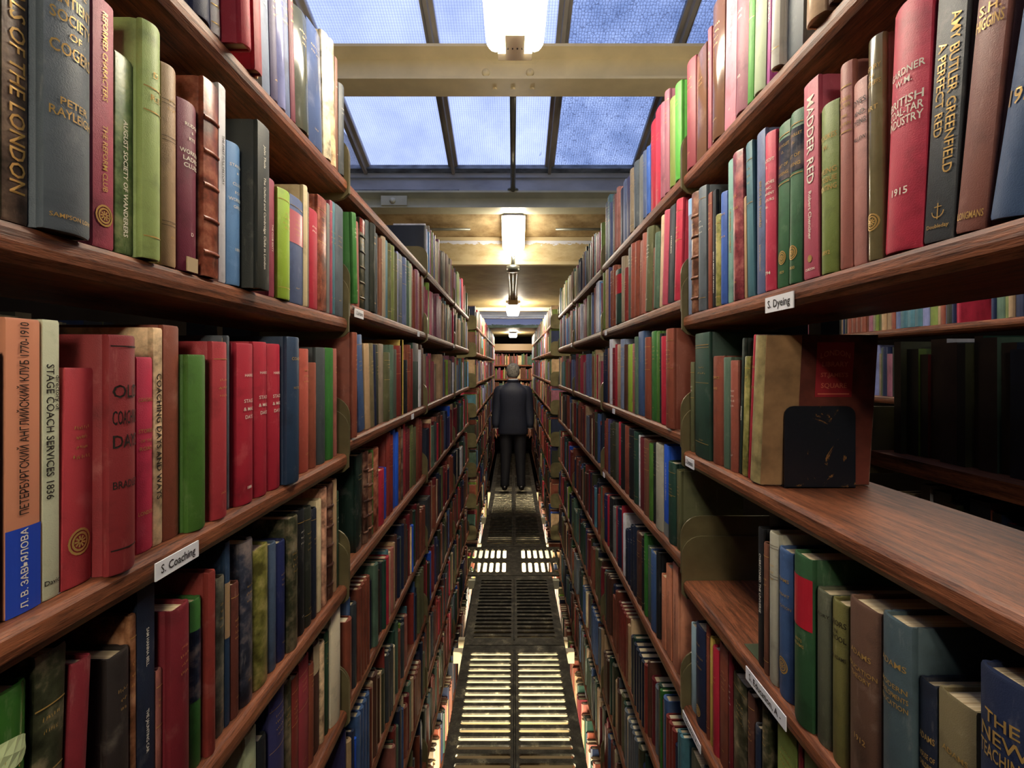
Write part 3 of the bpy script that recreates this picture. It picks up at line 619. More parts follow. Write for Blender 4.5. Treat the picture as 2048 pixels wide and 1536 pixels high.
def clear_mat():
    m=bpy.data.materials.new('clear_diffuser'); m.use_nodes=True; nt=m.node_tree; nt.nodes.remove(nt.nodes['Principled BSDF'])
    tr=nt.nodes.new('ShaderNodeBsdfTransparent'); gl=nt.nodes.new('ShaderNodeBsdfGlossy'); gl.inputs['Roughness'].default_value=.15
    ms=nt.nodes.new('ShaderNodeMixShader'); ms.inputs[0].default_value=.06; nt.links.new(tr.outputs[0],ms.inputs[1]); nt.links.new(gl.outputs[0],ms.inputs[2]); nt.links.new(ms.outputs[0],nt.nodes['Material Output'].inputs[0]); return m
CLEAR=clear_mat()
def box_lamp(loc,w,length,hh,label,tilt=0,mat=None,group='fluorescent lights above the aisle'):
    """bulkhead light with a rounded glowing diffuser"""
    t=thing('fluorescent_light',loc,label,'light',group); t.rotation_euler=(tilt,0,0)
    m=MB(); m.box((-w/2-.004,0,0),(w/2+.004,length,.03)); m.build('housing',PLASTIC,t)
    R=[]
    for y,k in ((0.004,.72),(.02,.93),(.05,1),(length-.05,1),(length-.02,.93),(length-.004,.72)):
        R.append([(-w/2*k,y,0),(-w/2*k,y,-hh*.6*k),(-w/2*k*.82,y,-hh*k),(w/2*k*.82,y,-hh*k),(w/2*k,y,-hh*.6*k),(w/2*k,y,0)])
    m=MB(); m.loft(R); o=m.build('diffuser',mat or DIFF,t,True)
    m=MB(); m.box((-w/2+.01,-.012,-.012),(w/2-.01,.004,.022)); m.build('end_cap',simple('lavender_grey_cap','a8a8c0',.4),t)
    return t
DIFF=emit('glowing_diffuser',(1,.91,.76),LAMP*.55); DIFF2=emit('glowing_far_diffuser',(1,.89,.70),LAMP*1.5)
Z=lambda h: EYE+h
lamp((.005,1.2,Z(.85)),.60,'twin-tube light nearest the camera, hanging before the first beam, cut by the frame')
lamp((.005,-.30,Z(.50)),1.2,'twin-tube light behind the camera')
box_lamp((.003,3.03,Z(1.005)),.152,.31,.05,'white box light on the stained bulkhead behind the second beam',tilt=-.50)
box_lamp((.0,5.15,Z(.715)),.152,.42,.10,'box light on the low ceiling at the end of the conduit',mat=DIFF2)
box_lamp((.0,8.4,Z(.62)),.15,.4,.065,'farthest small light, just above the end bookcase',mat=DIFF2)
for _x,_n in ((-1.25,'left'),(1.25,'right')): box_lamp((_x,3.75,Z(.70)),.15,.45,.07,'added unseen light in the cross aisle for the range ends, on the %s'%_n,mat=DIFF2,group='lights of other aisles')  # unseen lamps added to brighten the range ends facing the cross aisle
# ---------------------------------------------------------------- roof: beams, rooflights, bulkheads
def beam(y,zb,zt,fd,label,mat,x=1.75,rivets=()):
    t=thing('ceiling_beam',(0,y,zb),label,'beam'); H=zt-zb
    poly=[(0,0),(fd,0),(fd,.012),(fd/2+.008,.03),(fd/2+.008,H-.03),(fd,H-.012),(fd,H),(0,H),(0,H-.012),(fd/2-.008,H-.03),(fd/2-.008,.03),(0,.012)]
    m=MB(); m.prism(poly,0,-x,x); o=m.build('girder',mat,t); recalc(o)
    for (rx,rz) in rivets:
        m=MB(); R=[]
        for k in range(5):
            a=k*PI/8; R.append([(rx+.018*math.cos(a)*math.cos(q*PI/6),fd/2-.008-.012*math.sin(a),rz+.018*math.cos(a)*math.sin(q*PI/6)) for q in range(12)])
        m.loft(R); m.build('rivet',mat,t,True)
    return t
b1=beam(1.95,Z(1.234),Z(1.385),.13,'cream riveted steel beam nearest the camera, across the rooflight',PAINT,rivets=((-.12,.062),(.075,.062)))
for bx in (-.08,.0,.085):
    m=MB(); m.tube([(bx,.07,0),(bx,.07,-.008)],.011,6); m.build('bolt',PAINT,b1)
b2=beam(2.9,Z(1.014),Z(1.122),.13,'grey-green steel beam with a bolted plate, in front of the box light',PAINTG)
m=MB(); m.box((-.84,-.008,.012),(-.675,.004,.072)); pl=m.build('joint_plate',PAINTG,b2)
m=MB(); R=[]
for k in range(5):
    a=k*PI/8; R.append([(-.765+.02*math.cos(a)*math.cos(q*PI/6),-.008-.014*math.sin(a),.04+.02*math.cos(a)*math.sin(q*PI/6)) for q in range(12)])
m.loft(R); m.build('bolt_head',PAINTG,pl,True)
SL=.355
def roof_z(y,y1=2.95,h1=1.285): return Z(h1+SL*(y1-y))
xs=[-2.6,-2.1,-1.54,-.95,-.385,.235,.80,1.40,2.0,2.6]
def rooflight(n,y0,y1,h1,label):
    t=bpy.data.objects.new('window_%d'%n,None); C.objects.link(t); t['kind']='structure'; t.location=(0,y1,Z(h1)); ang=-math.atan(SL)
    t.rotation_euler=(ang,0,0); Ls=(y1-y0)/math.cos(ang)
    for i in range(len(xs)-1):
        m=MB(); m.box((xs[i],-Ls,0),(xs[i+1],0,.006)); m.build('pane',GLASS_SQ if xs[i]<.2 else GLASS_HEX,t)
    for i,x in enumerate(xs):
        m=MB(); w=.03
        m.prism([(x-w,-.012),(x-w,.02),(x+w,.02),(x+w,-.012),(x+.012,-.018),(x+.009,-.05),(x-.009,-.05),(x-.012,-.018)],1,-Ls,.0); o=m.build('glazing_bar',BARM,t); recalc(o)
    m=MB(); m.box((-2.6,-.03,-.03),(2.6,.05,.0)); m.build('lead_flashing',LEAD,t)
    return t
rooflight(1,-1.7,2.95,1.285,'')
m=MB(); m.box((-2.6,2.965,Z(1.10)),(2.6,2.985,Z(1.29))); m.box((-2.6,2.950,Z(1.225)),(2.6,2.97,Z(1.285))); tag(m.build('trim_1',GREYP),kind='structure')
m=MB(); m.box((-2.6,2.955,Z(1.122)),(-.35,2.968,Z(1.15))); tag(m.build('trim_2',LEAD),kind='structure')
t=thing('tie_rod',(0,2.92,Z(1.124)),'thin grey rod rising from the second beam towards the first','rod')
m=MB(); m.tube([(0,0,0),(0,-.85,.152)],.0155,12); m.build('rod',PIPE,t,True); m=MB(); m.tube([(0,.0,-.002),(0,0,.012)],.036,14); m.build('foot_flange',PIPE,t,True)
# stained bulkhead: slope, step, face, lower ceiling
PL1=plaster_mat('stained_cream_bulkhead','8a6c42','cdb382'); PL2=plaster_mat('flaking_cream_face','b79a66','d8c596',(Z(.86),Z(.955))); PL3=plaster_mat('low_ceiling_paint','7d6a3a','a08c5c')
m=MB(); m.prism([(3.0,Z(1.05)),(3.35,Z(.945)),(3.35,Z(1.27)),(3.0,Z(1.27))],0,-2.6,2.6); o=m.build('ceiling.001',PL1); tag(o,kind='structure'); recalc(o)
m=MB(); m.box((-2.6,3.33,Z(.925)),(2.6,3.37,Z(.947))); m.box((-2.6,3.31,Z(.742)),(2.6,3.36,Z(.765))); tag(m.build('trim_3',PAINT),kind='structure')
m=MB(); m.box((-2.6,3.345,Z(.745)),(2.6,3.36,Z(.93))); tag(m.build('ceiling.002',PL2),kind='structure')
m=MB(); m.box((-2.6,3.36,Z(.742)),(2.6,5.72,Z(.80))); tag(m.build('ceiling.003',PL3),kind='structure')
for k,sx in enumerate((-1,1)):
    m=MB(); m.tube([(sx*.30,3.2,Z(.965)),(sx*.95,3.2,Z(.965))],.010,8); tag(m.build('conduit_pipe',PIPE,None,True),'short brown pipe fixed to the stained bulkhead, %s of the box light'%('left','right')[k],'pipe')
t=thing('conduit_pipe',(.0,3.3,Z(.70)),'grey electrical conduit with a round junction box running to the low light','conduit')
m=MB(); m.tube([(0,.005,.095),(0,.0,.09),(0,0,.02)],.014,10); m.build('drop_pipe',PIPE,t,True)
m=MB(); m.tube([(0,0,.03),(0,0,.027),(0,0,-.012),(0,0,-.016)],[.03,.048,.048,.03],18); m.build('junction_box',PIPE,t,True)
for q in (-.03,.0,.03):
    m=MB(); m.tube([(q,.03,.012),(q,.2,.02),(q*.7,1.82,.018)],.0095,8); m.build('pipe',PIPE,t,True)
m=MB(); m.box((-.05,1.55,-.04),(.05,1.80,.035)); m.build('wiring_box',simple('brown_box','6b4c22',.5),t)
# second and third openings farther along
m=MB(); m.box((-2.6,5.72,Z(.70)),(2.6,5.80,Z(.80))); m.box((-2.6,5.86,Z(.735)),(2.6,5.98,Z(.80))); tag(m.build('trim_4',PAINT),kind='structure')
beam(6.35,Z(.672),Z(.80),.10,'blue-grey steel beam under the far rooflight, above the standing person',GREYP)
def flat_window(n,y0,y1,h):
    t=bpy.data.objects.new('window_%d'%n,None); C.objects.link(t); t['kind']='structure'; t.location=(0,y0,Z(h))
    for i in range(len(xs)-1):
        m=MB(); m.box((xs[i],0,0),(xs[i+1],y1-y0,.006)); m.build('pane',GLASS_SQ,t)
    for x in xs:
        m=MB(); m.box((x-.025,0,-.04),(x+.025,y1-y0,.012)); m.build('glazing_bar',BARM,t)
flat_window(2,5.8,7.5,1.35)
PL4=plaster_mat('flaking_green_face','5f7348','8c9a72',(Z(.655),Z(.73)))
m=MB(); m.box((-2.6,7.5,Z(.64)),(2.6,7.54,Z(1.36))); tag(m.build('ceiling.004',PL4),kind='structure')
m=MB(); m.box((-2.6,7.54,Z(.64)),(2.6,9.8,Z(.70))); tag(m.build('ceiling.005',PL3),kind='structure')
m=MB(); m.box((-2.6,5.72,Z(.80)),(2.6,5.80,Z(1.36))); m.box((-2.6,2.99,Z(1.265)),(2.6,3.39,Z(1.28))); m.box((-2.6,3.35,Z(.93)),(2.6,3.39,Z(1.27))); tag(m.build('ceiling.006',PAINTG),kind='structure')
# ---------------------------------------------------------------- room shell
XW=2.3
for nm,a,b in (('wall_left',(-XW-.1,-1.8,-2.2),(-XW,9.9,Z(3.2))),('wall_right',(XW,-1.8,-2.2),(XW+.1,9.9,Z(3.2))),('wall_back',(-XW,-1.9,-2.2),(XW,-1.8,Z(3.2))),('wall_far',(-XW,9.8,-2.2),(XW,9.9,Z(3.2)))):
    m=MB(); m.box(a,b); tag(m.build(nm,DARKW),kind='structure')
# ---------------------------------------------------------------- cast-iron gratings
IRON=None
def iron():
    m,nt,N,L,b=nodes('worn_cast_iron'); v=vec_obj(nt,(1,1,1),False); n=noise(nt,16,6,v,.65)
    r=ramp(nt,n.outputs[0],[(.3,lin('1e1b12')),(.55,lin('38342a')),(.74,lin('7a745c'))]); L.new(r.outputs[0],b.inputs['Base Color'])
    r2=ramp(nt,n.outputs[0],[(.3,(.55,.55,.55)),(.7,(.25,.25,.25))]); L.new(r2.outputs[0],b.inputs['Roughness'])
    b.inputs['Metallic'].default_value=.75; bump(nt,noise(nt,120,4,v,.7).outputs[0],.7,.003,b); return m
IRON=iron()
def stadium(cx,cy,lx,ly,n=5):
    r=min(lx,ly)/2; P=[]
    if lx>=ly:
        for k in range(n+1): a=-PI/2+PI*k/n; P.append((cx+lx/2-r+r*math.cos(a),cy+r*math.sin(a)))
        for k in range(n+1): a=PI/2+PI*k/n; P.append((cx-lx/2+r+r*math.cos(a),cy+r*math.sin(a)))
    else:
        for k in range(n+1): a=PI*k/n; P.append((cx+r*math.cos(a),cy+ly/2-r+r*math.sin(a)))
        for k in range(n+1): a=PI+PI*k/n; P.append((cx+r*math.cos(a),cy-ly/2+r+r*math.sin(a)))
    return P
def grate(x0,x1,y0,y1,slots,th=.009):
    """plate with slots, made from a filled 2-D curve turned into a mesh"""
    cu=bpy.data.curves.new('g','CURVE'); cu.dimensions='2D'; cu.fill_mode='BOTH'; cu.extrude=th/2
    for P in [[(x0,y0),(x1,y0),(x1,y1),(x0,y1)]]+slots:
        sp=cu.splines.new('POLY'); sp.points.add(len(P)-1); sp.use_cyclic_u=True
        for i,(a,b) in enumerate(P): sp.points[i].co=(a,b,0,1)
    o=bpy.data.objects.new('g',cu); C.objects.link(o); dg=bpy.context.evaluated_depsgraph_get()
    me=bpy.data.meshes.new_from_object(o.evaluated_get(dg)); bpy.data.objects.remove(o); me.materials.clear(); me.materials.append(IRON); return me
GC=.008; P0=1.87; PL=.93
def floor_panel(y0,label,last=None):
    S=[]; n=17
    for k in range(n):
        cy=.085+k*(PL-.17)/(n-1)
        for s in (-1,1): S.append(stadium(s*.14,cy,.245,.0245))
    me=grate(-.307,.307,.003,PL-.003,S)
    t=thing('floor_grate',(GC,y0,0),label,'floor grating','slotted iron floor gratings of the aisle')
    me.name='plate'; o=bpy.data.objects.new('plate',me); C.objects.link(o); o.parent=t; o.location=(0,0,-.0045)
    m=MB(); m.tube([(0,.05,.0),(0,PL-.05,.0)],[.006,.006],6); m.build('centre_rib',IRON,t)
    for s in (-1,1):
        m=MB(); m.box((s*.307-.006,0,-.05),(s*.307+.006,PL,-.009)); m.build('edge_flange',IRON,t)
    return t
gl=['slotted iron floor grating behind the camera','slotted iron floor grating under the camera','slotted iron floor grating at the bottom edge, nearest in view','brightly lit slotted grating nearest the camera','dark slotted grating between the bright near one and the crosswise grating']
floor_panel(P0-2*PL,gl[1]); floor_panel(P0-PL,gl[2]); floor_panel(P0,gl[3]); floor_panel(P0+PL,gl[4])
yc=P0+2*PL; CW=.60
for k,lab in enumerate(('dark slotted grating just beyond the crosswise grating','slotted grating lit from below in front of the standing person','slotted grating under the feet of the standing person','slotted grating beyond the standing person','slotted grating at the foot of the end bookcase')):
    floor_panel(yc+CW+k*PL,lab)
S=[]
for s in (-1,1):
    for k in range(16):
        for cy in (.165,.44): S.append(stadium(s*(.085+k*.0545),cy,.033,.20))
me=grate(-1.0,1.0,.004,CW-.004,S); me.name='floor_grate'
o=bpy.data.objects.new('floor_grate',me); C.objects.link(o); o.location=(GC,yc,-.0045)
tag(o,'wide crosswise iron grating with two rows of lengthwise slots at the cross aisle','floor grating')
# ---------------------------------------------------------------- the level below, seen through the slots
CREAM=simple('lower_cream_paint','e0d0a8',.5,0,.3,.12,5)
LOWM=emit('lower_lamp_glow',(1,.86,.6),LAMP*2.1)
def under(y,k,yl):
    m=MB(); m.box((-.352,y,-.60),(.352,y+.03,-.045)); m.box((-.352,y-.10,-.62),(.352,y+.03,-.58)); tag(m.build('ceiling.%03d'%(7+k),CREAM),kind='structure')
    box_lamp((0,yl,-.50),.15,.42,.06,['light of the storey below, glowing under the near grating','light of the storey below, under the crosswise grating','light of the storey below, under the grating before the person'][k],mat=LOWM,tilt=.95,group='lights of the storey below')
under(2.93,0,1.78); under(4.50,1,3.76); under(6.35,2,5.1)
m=MB(); m.box((-XW,-1.8,-2.3),(XW,9.9,-2.2)); tag(m.build('floor',simple('lower_floor_boards','5b4a30',.6)),kind='structure')
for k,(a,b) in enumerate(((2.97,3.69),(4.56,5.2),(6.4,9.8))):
    m=MB(); m.box((-.33,a,-.105),(.33,b,-.085)); tag(m.build('trim_%d'%(5+k),simple('dark_slab','1c1710',.8)),kind='structure')  # low slabs, raised and extended to block lamp glow behind these slots
# ---------------------------------------------------------------- bookcases
SH=dict(L=[.405,.14,-.16,-.45,-.742,-1.03,-1.33,-1.64],R=[.415,.15,-.145,-.42,-.731,-1.03,-1.33,-1.64])
FR=dict(L=.358,R=.368)
DEPTH=.195; TH=.030
def shelf_poly(s,f,d,h):
    z=Z(h); P=[(f+.001,z-.022),(f,z-.015),(f+.001,z-.006),(f+.005,z-.001),(f+.009,z),(f+d,z),(f+d,z-TH),(f+.006,z-TH)]
    return [(s*u,v) for u,v in P]
def bracket_poly(s,f,h):
    z=Z(h); P=[(f-.003,z-.030),(f-.003,z+.052)]
    for k in range(1,7): a=PI-PI/2*k/6; P.append((f+.040+.043*math.cos(a),z+.052+.043*math.sin(a)))
    P+=[(f+.19,z+.095),(f+.19,z-.075),(f+.15,z-.072),(f+.10,z-.048),(f+.03,z-.046),(f+.008,z-.040)]
    return [(s*u,v) for u,v in P]
def bookcase(side,y0,y1,label,shelves,near_h=None,brk=True,front=None,end=False):
    s=-1 if side=='L' else 1; f=front or FR[side]
    t=thing('bookcase',(s*(f+.1),(y0+y1)/2,0),label,'bookcase','oak and steel bookcases along the aisle'); cx,cy=s*(f+.1),(y0+y1)/2
    off=Vector((-cx,-cy,0))
    for h in shelves:
        m=MB(); m.prism(shelf_poly(s,f,DEPTH,h),1,y0+.006,y1-.006); o=m.build('shelf_board',WOOD,t,loc=off); recalc(o)
        if brk:
            for yy in ((y0+.001,y0+.0045),(y1-.0045,y1-.001)):
                m=MB(); m.prism(bracket_poly(s,f,h),1,yy[0],yy[1]); o=m.build('bracket',STEEL,t,loc=off); recalc(o)
    m=MB(); a,b=sorted((s*(f+.20),s*(f+.26))); m.box((a,y1-.02,-.02),(b,y1+.02,Z(.47))); m.build('upright_post',POST,t,loc=off)
    return t
ys=[.09,.988,1.893,2.80,3.70]
BAY=['nearest bay','second bay','third bay','fourth bay']
for side in 'LR':
    for i in range(4):
        sh=list(SH[side])
        if i==0: sh=[ROWS[side+'0'+c][0] if side+'0'+c in ROWS else SH[side][j] for j,c in enumerate('ABCDEFGH')]
        if i==1:
            sh=[ROWS[side+'1'+c][0] if side+'1'+c in ROWS else SH[side][j] for j,c in enumerate('ABCDEFGH')]
        bookcase(side,ys[i],ys[i+1],'oak bookcase with olive steel brackets, %s on the %s'%(BAY[i],{'L':'left','R':'right'}[side]),sh)
FY=[4.42,5.33,6.24,7.15,8.06,8.97]
for side in 'LR':
    for i in range(5):
        bookcase(side,FY[i],FY[i+1],'oak bookcase beyond the cross aisle, %s from it on the %s'%(['first','second','third','fourth','fifth'][i],{'L':'left','R':'right'}[side]),SH[side][:8],brk=i<2)
# end bookcase across the aisle
t=thing('bookcase',(0,9.25,0),'end bookcase standing across the far end of the aisle','bookcase')
EH=[.0,-.29,-.58,-.87,-1.16,-1.45]; EH=[.035+.0]+[.035-.285*k for k in range(1,6)]
for h in EH+[.325]:
    m=MB(); m.box((-.9,0,Z(h)-.03),(.9,.25,Z(h))); m.build('shelf_board',WOOD,t)
m=MB(); m.box((-.9,.0,Z(.30)),(.9,.02,Z(.46))); m.build('cornice_board',simple('pale_board','8a6f4c',.5),t)
m=MB(); m.box((-.9,.25,0),(.9,.27,Z(.45))); m.build('back_panel',DARKW,t)
# ---------------------------------------------------------------- books
def cover_section(t,d,bulge,g=.0016,bt=.0026):
    """plan outline of a hard cover: x = depth from the spine, y = thickness"""
    out=[(d,-t/2),(.013,-t/2),(.0085,-t/2+g),(.0045,-t/2+.0002)]
    n=8
    for k in range(n+1):
        y=-t/2+.0006+(t-.0012)*k/n; u=2*y/t; out.append((.002-bulge*(1-u*u),y))
    out+=[(.0045,t/2-.0002),(.0085,t/2-g),(.013,t/2),(d,t/2)]
    inn=[]
    for (x,y) in out:
        yy=max(-t/2+bt+g*.3,min(t/2-bt-g*.3,y)); inn.append((x if abs(x-d)<1e-6 else max(x,.0)+(.0018 if x<.006 else 0),yy))
    return out,inn
def bulge_at(y,t,b): u=max(-1,min(1,2*y/t)); return .002-b*(1-u*u)
def patch(t,b,z0,z1,off=.00035,y0=-.46,y1=.46,n=8):
    m=MB(); V=[]; 
    for zz in (z0,z1):
        for k in range(n+1):
            y=t*(y0+(y1-y0)*k/n); V.append((bulge_at(y,t,b)-off,y,zz))
    m.add(V,[(k,k+1,n+2+k,n+1+k) for k in range(n)]); return m
PART=MB
def lettering(kind,zc,size,s,t,b,h):
    V,F,w=TXT[s]; sz=size/1000; vert=kind[0] in 'vu'
    room=min(h*.9,2*h*min(zc,1-zc)*.96) if vert else t*.86
    if kind in('v','u') and len(kind)==1 and 0: pass
    k=sz; kx=sz
    if w*kx>room: kx=room/w; 
    if vert:
        k=min(k,t*.62)
        if kind in('v3','v4','v2'): k=min(k,t*.30)
        if kind=='v5': k=min(k,t*.42)
        kx=min(k,room/w)
    m=MB(); P=[]
    dy={'v2':-.30,'v3':.2,'v4':-.2,'v5':.16}.get(kind,0)*t
    for (a,c,_) in V:
        if vert:
            if kind[0]=='v': y=-(c*k); z=-(a*kx)     # reads downwards
            else: y=(c*k); z=(a*kx)                  # reads upwards
        else: y=-(a*kx); z=c*k
        if not vert: pass
        y=y+dy; P.append((bulge_at(y,t,b)-.0007,y,zc*h+z))
    m.add(P,F); return m
def book(side,y,X,h0,rec,label,group):
    yn,t,h,p,lean,col,st,ph,T,D=rec
    s=-1 if side=='L' else 1
    d=random.uniform(.125,.152)+(.02 if h>.23 else 0); d=min(d,.172)
    xw=s*(X-p/1000+.002)
    root=thing('book',(xw,yn+t/2,Z(h0)+.0006),label,'book',group,rz=0 if s>0 else PI)
    # leaning: rotate about the near bottom edge
    if lean:
        a=math.radians(lean)  # top goes towards the camera (-Y)
        root.rotation_euler=Matrix.Rotation(a,4,'X').to_euler() if s>0 else (Matrix.Rotation(a,4,'X')@Matrix.Rotation(PI,4,'Z')).to_euler()
        lift=abs(math.sin(a))*t/2; root.location.z+=lift
    flat=st==4 or t<.011
    b=(0.0008 if t<.011 else (.0022 if random.random()<.3 else min(.0045+.06*t,t*.24))) if st!=4 else .001
    if any(q[0][0] in 'vu' for q in T): b=min(b,.0012)
    mat=cover_mat(col,st)
    o_,i_=cover_section(t,d,b); n=len(o_); m=MB(); R=[]
    lv=[(0,.0008),(.0025,0),(h-.0025,0),(h,.0010)]
    V=[]
    for z,ins in lv:
        V+=[(x+(ins if x<.006 else 0),y_*(1-ins*8),z) for x,y_ in o_]
    for z in (0,h-.0004): V+=[(x,y_,z) for x,y_ in i_]
    F=[]
    for k in range(3):
        for i in range(n-1): F.append((k*n+i,(k+1)*n+i,(k+1)*n+i+1,k*n+i+1))
    io=4*n
    for i in range(n-1):
        F.append((3*n+i,io+n+i,io+n+i+1,3*n+i+1)); F.append((i,i+1,io+i+1,io+i)); F.append((io+i,io+i+1,io+n+i+1,io+n+i))
    F.append((0,io,io+n,n*3,n*2,n)); F.append((n-1,2*n-1,3*n-1,4*n-1,io+2*n-1,io+n-1))
    m.add(V,F); cv=m.build('cover',mat,root,False)
    me=cv.data; me.polygons.foreach_set('use_smooth',[True]*len(me.polygons))
    try: me.set_sharp_from_angle(angle=math.radians(38))
    except Exception: pass
    m=MB(); m.box((.0035,-t/2+.003,.003),(d-.004,t/2-.003,h-.0045)) if t>.0075 else m.box((.003,-t/2+.0015,.003),(d-.003,t/2-.0015,h-.003)); m.build('page_block',PAGE,root)
    if st==3:
        for k in range(5):
            zz=h*(.12+.17*k); q=MB(); VV=[]; nn=8
            for zz2,of in ((zz-.003,0),(zz-.0012,.002),(zz+.0012,.002),(zz+.003,0)):
                for j in range(nn+1): y_=t*(-.49+.98*j/nn); VV.append((bulge_at(y_,t,b)-of-.0001,y_,zz2))
            FF=[(r*(nn+1)+j,(r+1)*(nn+1)+j,(r+1)*(nn+1)+j+1,r*(nn+1)+j+1) for r in range(3) for j in range(nn)]
            q.add(VV,FF); q.build('raised_band',mat,root,True)
    for dd in D:
        if dd[0]=='label': patch(t,b,h*dd[2],h*min(dd[3],.999),.00042,-.5,.5).build('spine_label',cover_mat(dd[1],4 if dd[1]!='nightblue' else 2),root)
        elif dd[0] in('line','kline'): patch(t,b,h*dd[1],h*dd[1]+.0012,.0006).build('gilt_line' if dd[0]=='line' else 'black_line',GILT if dd[0]=='line' else INK,root)
        elif dd[0]=='dline':
            for q in (0,.004): patch(t,b,h*dd[1]+q,h*dd[1]+q+.0007,.0005).build('ruled_line',simple('blind_tool','5a4630',.6),root)
        elif dd[0] in('disc','disc2','dot','anchor','crest'):
            r={'disc':.0085,'disc2':.010,'dot':.004,'anchor':.007,'crest':.010}[dd[0]]; r=min(r,t*.42); q=MB(); VV=[]; FF=[]
            rings=[(.55,.72),(.82,1.)] if dd[0] in('disc','disc2','crest') else [(0,1)]
            if dd[0]=='anchor':
                def st_(a,c,w_):
                    ax,az=a; bx,bz=c; L_=math.hypot(bx-ax,bz-az); nx,nz=-(bz-az)/L_*w_,(bx-ax)/L_*w_
                    o0=len(VV)
                    for (yy,zz) in ((ax+nx,az+nz),(ax-nx,az-nz),(bx-nx,bz-nz),(bx+nx,bz+nz)): VV.append((bulge_at(yy,t,b)-.0006,yy,zz+dd[1]*h))
                    FF.append((o0,o0+1,o0+2,o0+3))
                st_((0,-r),(0,r),.0005); st_((-r*.5,r*.55),(r*.5,r*.55),.0004)
                for k in range(6):
                    a0=PI+PI*k/6; a1=PI+PI*(k+1)/6; st_((r*.8*math.cos(a0),r*.8*math.sin(a0)-.0),(r*.8*math.cos(a1),r*.8*math.sin(a1)),.0005)
            else:
                nn=16
                for (ra,rb) in rings:
                    o0=len(VV)
                    for rr in (ra,rb):
                        for k in range(nn):
                            yy=rr*r*math.cos(2*PI*k/nn); VV.append((bulge_at(yy,t,b)-.0006,yy,dd[1]*h+rr*r*1.15*math.sin(2*PI*k/nn)))
                    FF+=[(o0+k,o0+(k+1)%nn,o0+nn+(k+1)%nn,o0+nn+k) for k in range(nn)]
                if dd[0]!='dot':
                    for k in range(9):
                        a=2*PI*k/9; o0=len(VV); c0,c1=math.cos(a),math.sin(a)
                        for (u,v_) in ((.1,.05),(.1,-.05),(.5,-.09),(.5,.09)):
                            yy=r*(u*c0-v_*c1); VV.append((bulge_at(yy,t,b)-.0006,yy,dd[1]*h+r*(u*c1+v_*c0)))
                        FF.append((o0,o0+1,o0+2,o0+3))
            q.add(VV,FF); q.build('gilt_emblem',GILT,root)
        elif dd[0]=='leaf': leaf_art(root,t,b,h)
    for (kd,zc,size,cc,s_) in T:
        lettering(kd,zc,size,s_,t,b,h).build('title_lettering',INKM[cc],root)
    if not T and t>.007 and random.random()<.8 and col not in('cream','parchment','ivory','parchpink'):
        # worn, unreadable gilt stamping: short strokes and rules
        q=MB(); zc=random.choice((.72,.78,.82)); nl=random.choice((2,3,4)); V2=[];F2=[]
        gold=random.random()<.8
        rows_=[(zc-.045*k,random.uniform(.35,.75)) for k in range(nl)]+([(.14,.35)] if random.random()<.6 else [])
        for zz,wd in rows_:
            W=wd*t*.8; cw=max(.0012,W/7); k=0; y0=-W/2
            while y0+k*cw<W/2-cw*.4:
                for q2 in range(2):
                    ya=y0+k*cw+random.uniform(0,.5)*cw; za=zz*h+random.uniform(-.001,.001); hh=random.uniform(.001,.0026); ww=random.uniform(.15,.4)*cw
                    o0=len(V2)
                    for yy,z3 in ((ya,za),(ya+ww,za),(ya+ww,za+hh),(ya,za+hh)): V2.append((bulge_at(yy,t,b)-.0005,yy,z3))
                    F2.append((o0,o0+1,o0+2,o0+3))
                k+=1
        q.add(V2,F2); q.build('worn_stamping',GILT if gold else WHITE,root)
        if random.random()<.45:
            for zz in random.choice(((.9,),(.9,.1),(.88,.6))): patch(t,b,h*zz,h*zz+.0009,.0005).build('gilt_line',GILT,root)
    return root
def leaf_art(root,t,b,h):
    for (cy,cz,L_,a,mt) in ((.0,.80,.05,.35,'leafpale'),(-.1,.62,.055,.9,'brightlime'),(.2,.7,.03,1.6,'brightlime')):
        q=MB(); P=[]; n=9
        for k in range(n):
            u=k/(n-1); w_=math.sin(PI*u)**.8*L_*.22; px=(u-.5)*L_; ca,sa=math.cos(a),math.sin(a)
            for sg in (1,0,-1):
                yy=cy*t+(px*ca-sg*w_*sa); zz=cz*h+(px*sa+sg*w_*ca); yy=max(-t*.49,min(t*.49,yy))
                P.append((bulge_at(yy,t,b)-.0007-.0006*(sg==0),yy,zz))
        q.add(P,[(3*k+j,3*k+j+1,3*k+j+4,3*k+j+3) for k in range(n-1) for j in (0,1)]); q.build('leaf_picture',cover_mat(mt,4),root)
ORDN=['first','second','third','fourth','fifth','sixth','seventh','eighth','ninth','tenth','eleventh','twelfth','13th','14th','15th','16th','17th','18th','19th','20th','21st','22nd','23rd','24th','25th','26th','27th','28th','29th','30th']
